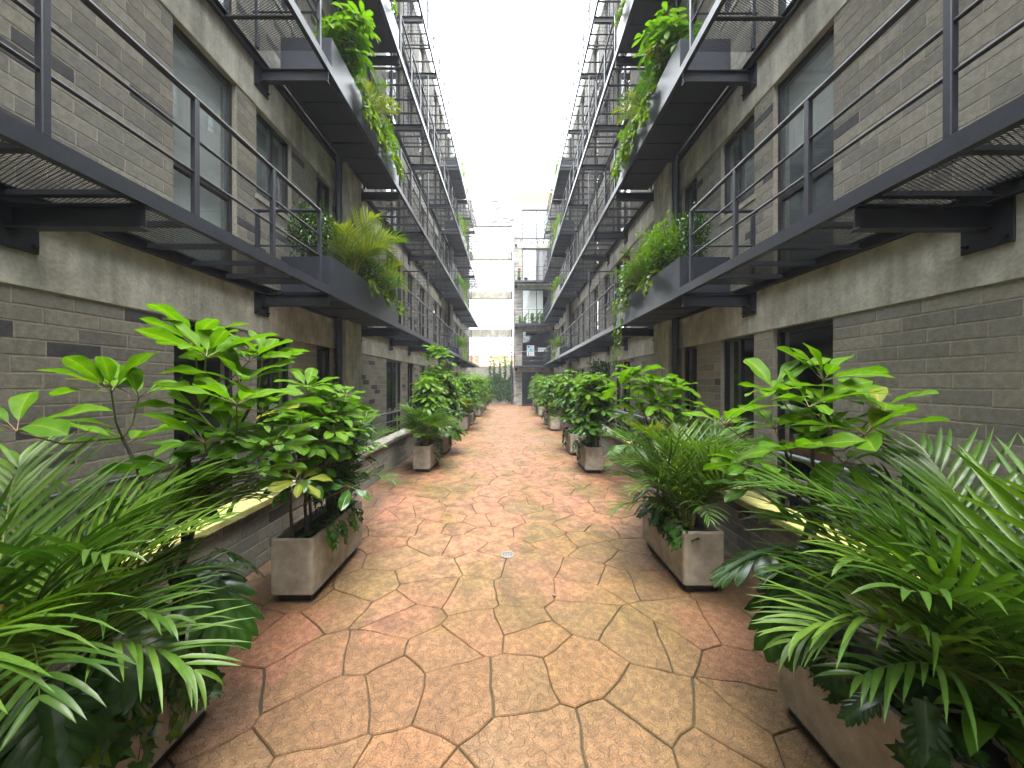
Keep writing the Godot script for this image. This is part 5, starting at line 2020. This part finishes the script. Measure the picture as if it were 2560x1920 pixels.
func build_climbers() -> void:
	var o := plant("climbing_ivy", "dark green ivy covering the blind wall at the far end", "creeper", Vector3(-0.6, 0, -28.9))
	var g := G.new()
	climbing_leaves(g, 2600, func(r: RandomNumberGenerator) -> Vector3:
		var x := r.randf_range(-1.75, 0.22)
		var y := 2.15 - 0.25 * absf(r.randfn()) + 0.25 * sin(x * 5.0) - pow(r.randf(), 1.4) * 1.9
		if r.randf() < 0.18 and y < 0.8:
			y += 0.8
		return Vector3(x, maxf(y, 0.25 + 0.3 * absf(sin(x * 4.0))), -28.97 + r.randf() * 0.09), 0.13, Vector3.BACK, 951)
	climbing_leaves(g, 500, func(r: RandomNumberGenerator) -> Vector3:
		var k := r.randi() % 5
		return Vector3([-1.5, -1.22, -0.75, -0.38, 0.08][k] + r.randfn() * 0.05, r.randf_range(1.9, [3.3, 3.4, 3.1, 3.0, 3.3][k]), -28.9 + r.randf() * 0.06), 0.11, Vector3.BACK, 952)
	piece("foliage", g.mesh(true, true), M["leaf"], o, Transform3D(Basis(), Vector3(0.6, 0, 28.9))).set_meta("kind", "stuff")
	g = G.new()
	for k in 9:
		var x := -1.6 + 0.21 * k
		g.tube(PackedVector3Array([Vector3(x, 0, -28.97), Vector3(x + 0.06, 0.9, -28.97), Vector3(x - 0.03, 2.2, -28.97)]), 0.012, 0.006, 5)
	piece("stems", g.mesh(true), M["bark"], o, Transform3D(Basis(), Vector3(0.6, 0, 28.9)))
	var p := plant("wall_creeper", "dark creeper hanging over the wall beside the first wire screen on the right", "creeper", Vector3(2.9, 1.9, -11.3))
	g = G.new()
	climbing_leaves(g, 420, func(r: RandomNumberGenerator) -> Vector3:
		return Vector3(-0.02 - r.randf() * 0.5, r.randf_range(-0.3, 0.45) * (1.0 - 0.3 * r.randf()), r.randf_range(-0.5, 0.5)), 0.10, Vector3(-1, 0, 0), 953)
	piece("foliage", g.mesh(true, true), M["leaf_old"], p).set_meta("kind", "stuff")
	# the neighbours' tree behind the glass
	var t := plant("tree", "light-leaved tree standing behind the clear panes of the frame", "tree", Vector3(-0.2, -1.25, -34.5))
	g = G.new()
	g.tube(PackedVector3Array([Vector3.ZERO, Vector3(0.1, 2.0, 0), Vector3(-0.1, 3.6, 0.1), Vector3(-0.3, 5.2, 0)]), 0.13, 0.05, 8)
	piece("trunk", g.mesh(true), M["bark"], t)
	var r2 := RandomNumberGenerator.new()
	r2.seed = 960
	var lf := G.new()
	g = G.new()
	for k in 16:
		var a := k * 2.4
		var y := lerpf(3.4, 6.6, k / 15.0)
		var from := Vector3(-0.1, y - 0.9, 0)
		var to := Vector3(cos(a) * r2.randf_range(0.6, 1.5), y + r2.randf_range(-0.3, 0.5), sin(a) * r2.randf_range(0.5, 1.2))
		g.tube(PackedVector3Array([from, from.lerp(to, 0.5) + Vector3(0, 0.12, 0), to]), 0.035, 0.01, 5)
		climbing_leaves(lf, 95, func(q: RandomNumberGenerator) -> Vector3:
			return to + Vector3(q.randfn(), q.randfn() * 0.7 - 0.15, q.randfn()) * 0.30, 0.13, Vector3.UP, 970 + k)
	piece("limbs", g.mesh(true), M["bark"], t)
	piece("crown", lf.mesh(true, true), M["leaf_young"], t).set_meta("kind", "stuff")
	# pots on the tower balconies
	for k in 3:
		var x: float = [0.85, 1.68, 2.32][k]
		var at := Vector3(x, TL[2] - 0.02, -TF + 0.6)
		var b := plant("balcony_pot", "dark trough of spiky plants on the second balcony, %s" % ["the one by the brick pillar", "the middle one with a pink flower", "the one nearest the walkway"][k], "plant pot", at, "troughs on the second balcony")
		g = G.new()
		g.box(Vector3(0, 0.07, 0), Vector3(0.5, 0.14, 0.2), 0.01)
		piece("pot", g.mesh(), M["steel_dull"], b)
		for q in 11:
			var yy := q * 2.4
			var tall: float = (0.95 if k > 0 else 0.7) if q % 3 == 0 else 0.4
			piece("leaf", straps[q % 4], M["leaf" if q % 3 == 0 else "leaf_young"], b, Transform3D(tilted(yy, 1.25 if q % 3 == 0 else 0.6) * tall, Vector3((q % 5 - 2) * 0.09, 0.13, 0)))
	for k in 2:
		var at := Vector3([0.62, 1.08][k], TL[3] - 0.02, -TF + 0.6)
		var b := plant("balcony_pot", ["dark pot with a pink flowering plant on the third balcony", "small empty dark pot on the third balcony"][k], "plant pot", at)
		g = G.new()
		var prof := pv2([0, 0, 0.1, 0, 0.14, 0.2, 0.15, 0.22, 0.12, 0.22, 0.1, 0.16, 0, 0.16])
		for q in 12:
			var a0 := TAU * q / 12
			var a1 := TAU * (q + 1) / 12
			for e in prof.size() - 1:
				g.quad(Vector3(cos(a0) * prof[e].x, prof[e].y, sin(a0) * prof[e].x), Vector3(cos(a1) * prof[e].x, prof[e].y, sin(a1) * prof[e].x), Vector3(cos(a1) * prof[e + 1].x, prof[e + 1].y, sin(a1) * prof[e + 1].x), Vector3(cos(a0) * prof[e + 1].x, prof[e + 1].y, sin(a0) * prof[e + 1].x))
		piece("pot", g.mesh(), M["steel_dull"], b)
		if k == 0:
			mat("petal", lin(0.55, 0.10, 0.22), 0.6)
			for q in 14:
				piece("leaf", hearts[q % 4], M["leaf"], b, Transform3D(tilted(q * 2.4, 0.7) * 0.2, Vector3(0, 0.2 + 0.03 * q, 0)))
			for q in 9:
				piece("petal", hearts[q % 4], M["petal"], b, Transform3D(tilted(q * 2.4, 0.5) * 0.16, Vector3(0.03 * sin(q), 0.72 + 0.03 * (q % 4), 0.03 * cos(q))))
	# the round lamp under the third balcony
	var lamp := plant("wall_lamp", "small round white lamp under the third balcony", "lamp", Vector3(1.9, TL[3] - 0.62, -TF + 0.09))
	var sp := SphereMesh.new()
	sp.radius = 0.05
	sp.height = 0.1
	sp.radial_segments = 16
	sp.rings = 8
	piece("globe", sp, M["paper"], lamp)
	g = G.new()
	g.tube(PackedVector3Array([Vector3(0, 0, -0.08), Vector3(0, 0, 0), Vector3(0, -0.01, 0.0)]), 0.018, 0.018, 8)
	g.tube(PackedVector3Array([Vector3(0, 0.01, -0.07), Vector3(0.6, 0.01, -0.07), Vector3(1.2, 0.01, -0.07)]), 0.008, 0.008, 5)
	piece("arm", g.mesh(), M["steel_gray"], lamp)


func build_litter() -> void:
	var r := RandomNumberGenerator.new()
	r.seed = 1200
	for k in 9:
		var at := Vector3(r.randf_range(-1.3, 1.3), 0.008, -r.randf_range(2.0, 9.0))
		var o := part("fallen_leaf", hearts[k % 4], M["stalk_brown"], self, at, Basis(Vector3.UP, r.randf() * TAU) * Basis(Vector3.RIGHT, 0.06) * r.randf_range(0.022, 0.045))
		tag(o, "small dry fallen leaf lying on the paving", "leaf", "fallen leaves on the paving")


func _ready() -> void:
	# camera, sky, light, exposure
	var cam := Camera3D.new()
	cam.name = "camera"
	cam.position = EYE
	cam.rotation_degrees = Vector3(-0.18, -0.18, 0)
	cam.fov = 90.0
	cam.near = 0.05
	cam.far = 400.0
	add_child(cam)
	cam.current = true
	var we := WorldEnvironment.new()
	we.name = "environment"
	var env := Environment.new()
	env.background_mode = Environment.BG_SKY
	var sky := Sky.new()
	var sm := ProceduralSkyMaterial.new()
	sm.sky_top_color = Color(0.93, 0.95, 0.97)
	sm.sky_horizon_color = Color(0.93, 0.94, 0.94)
	sm.sky_curve = 0.2
	sm.ground_bottom_color = Color(0.3, 0.29, 0.27)
	sm.ground_horizon_color = Color(0.55, 0.55, 0.53)
	sm.sun_angle_max = 0.0
	sky.sky_material = sm
	env.sky = sky
	env.tonemap_mode = Environment.TONE_MAPPER_LINEAR
	env.tonemap_exposure = 13.3
	env.fog_enabled = true
	env.fog_density = 0.0017
	env.fog_light_color = Color(0.9, 0.93, 1.0)
	env.sdfgi_enabled = true
	env.ssao_enabled = true
	env.ssil_enabled = true
	we.environment = env
	add_child(we)
	var sun := DirectionalLight3D.new()
	sun.name = "sun"
	sun.sky_mode = DirectionalLight3D.SKY_MODE_LIGHT_ONLY
	sun.light_energy = 0.36
	sun.light_color = Color(1.0, 0.97, 0.92)
	sun.light_angular_distance = 40.0
	sun.shadow_enabled = true
	sun.rotation_degrees = Vector3(-73, 8, 0)
	add_child(sun)
	# the large structure
	rng.seed = 9
	make_materials()
	build_floor()
	for s in [-1.0, 1.0]:
		build_side(s)
		build_low_wall(s)
	build_added_rear()
	walkway_shapes()
	for level in range(1, 5):
		walkway(-1.0, level, 27.4)
		walkway(1.0, level, 25.2)
		for s in [-1.0, 1.0]:
			for n in 2:
				build_trough(s, level, n)
	build_tower()
	build_glazed_frame()
	build_signs()
	build_planters()
	leaf_shapes()
	build_near_plants()
	build_far_plants()
	build_trough_plants()
	build_climbers()
	build_litter()
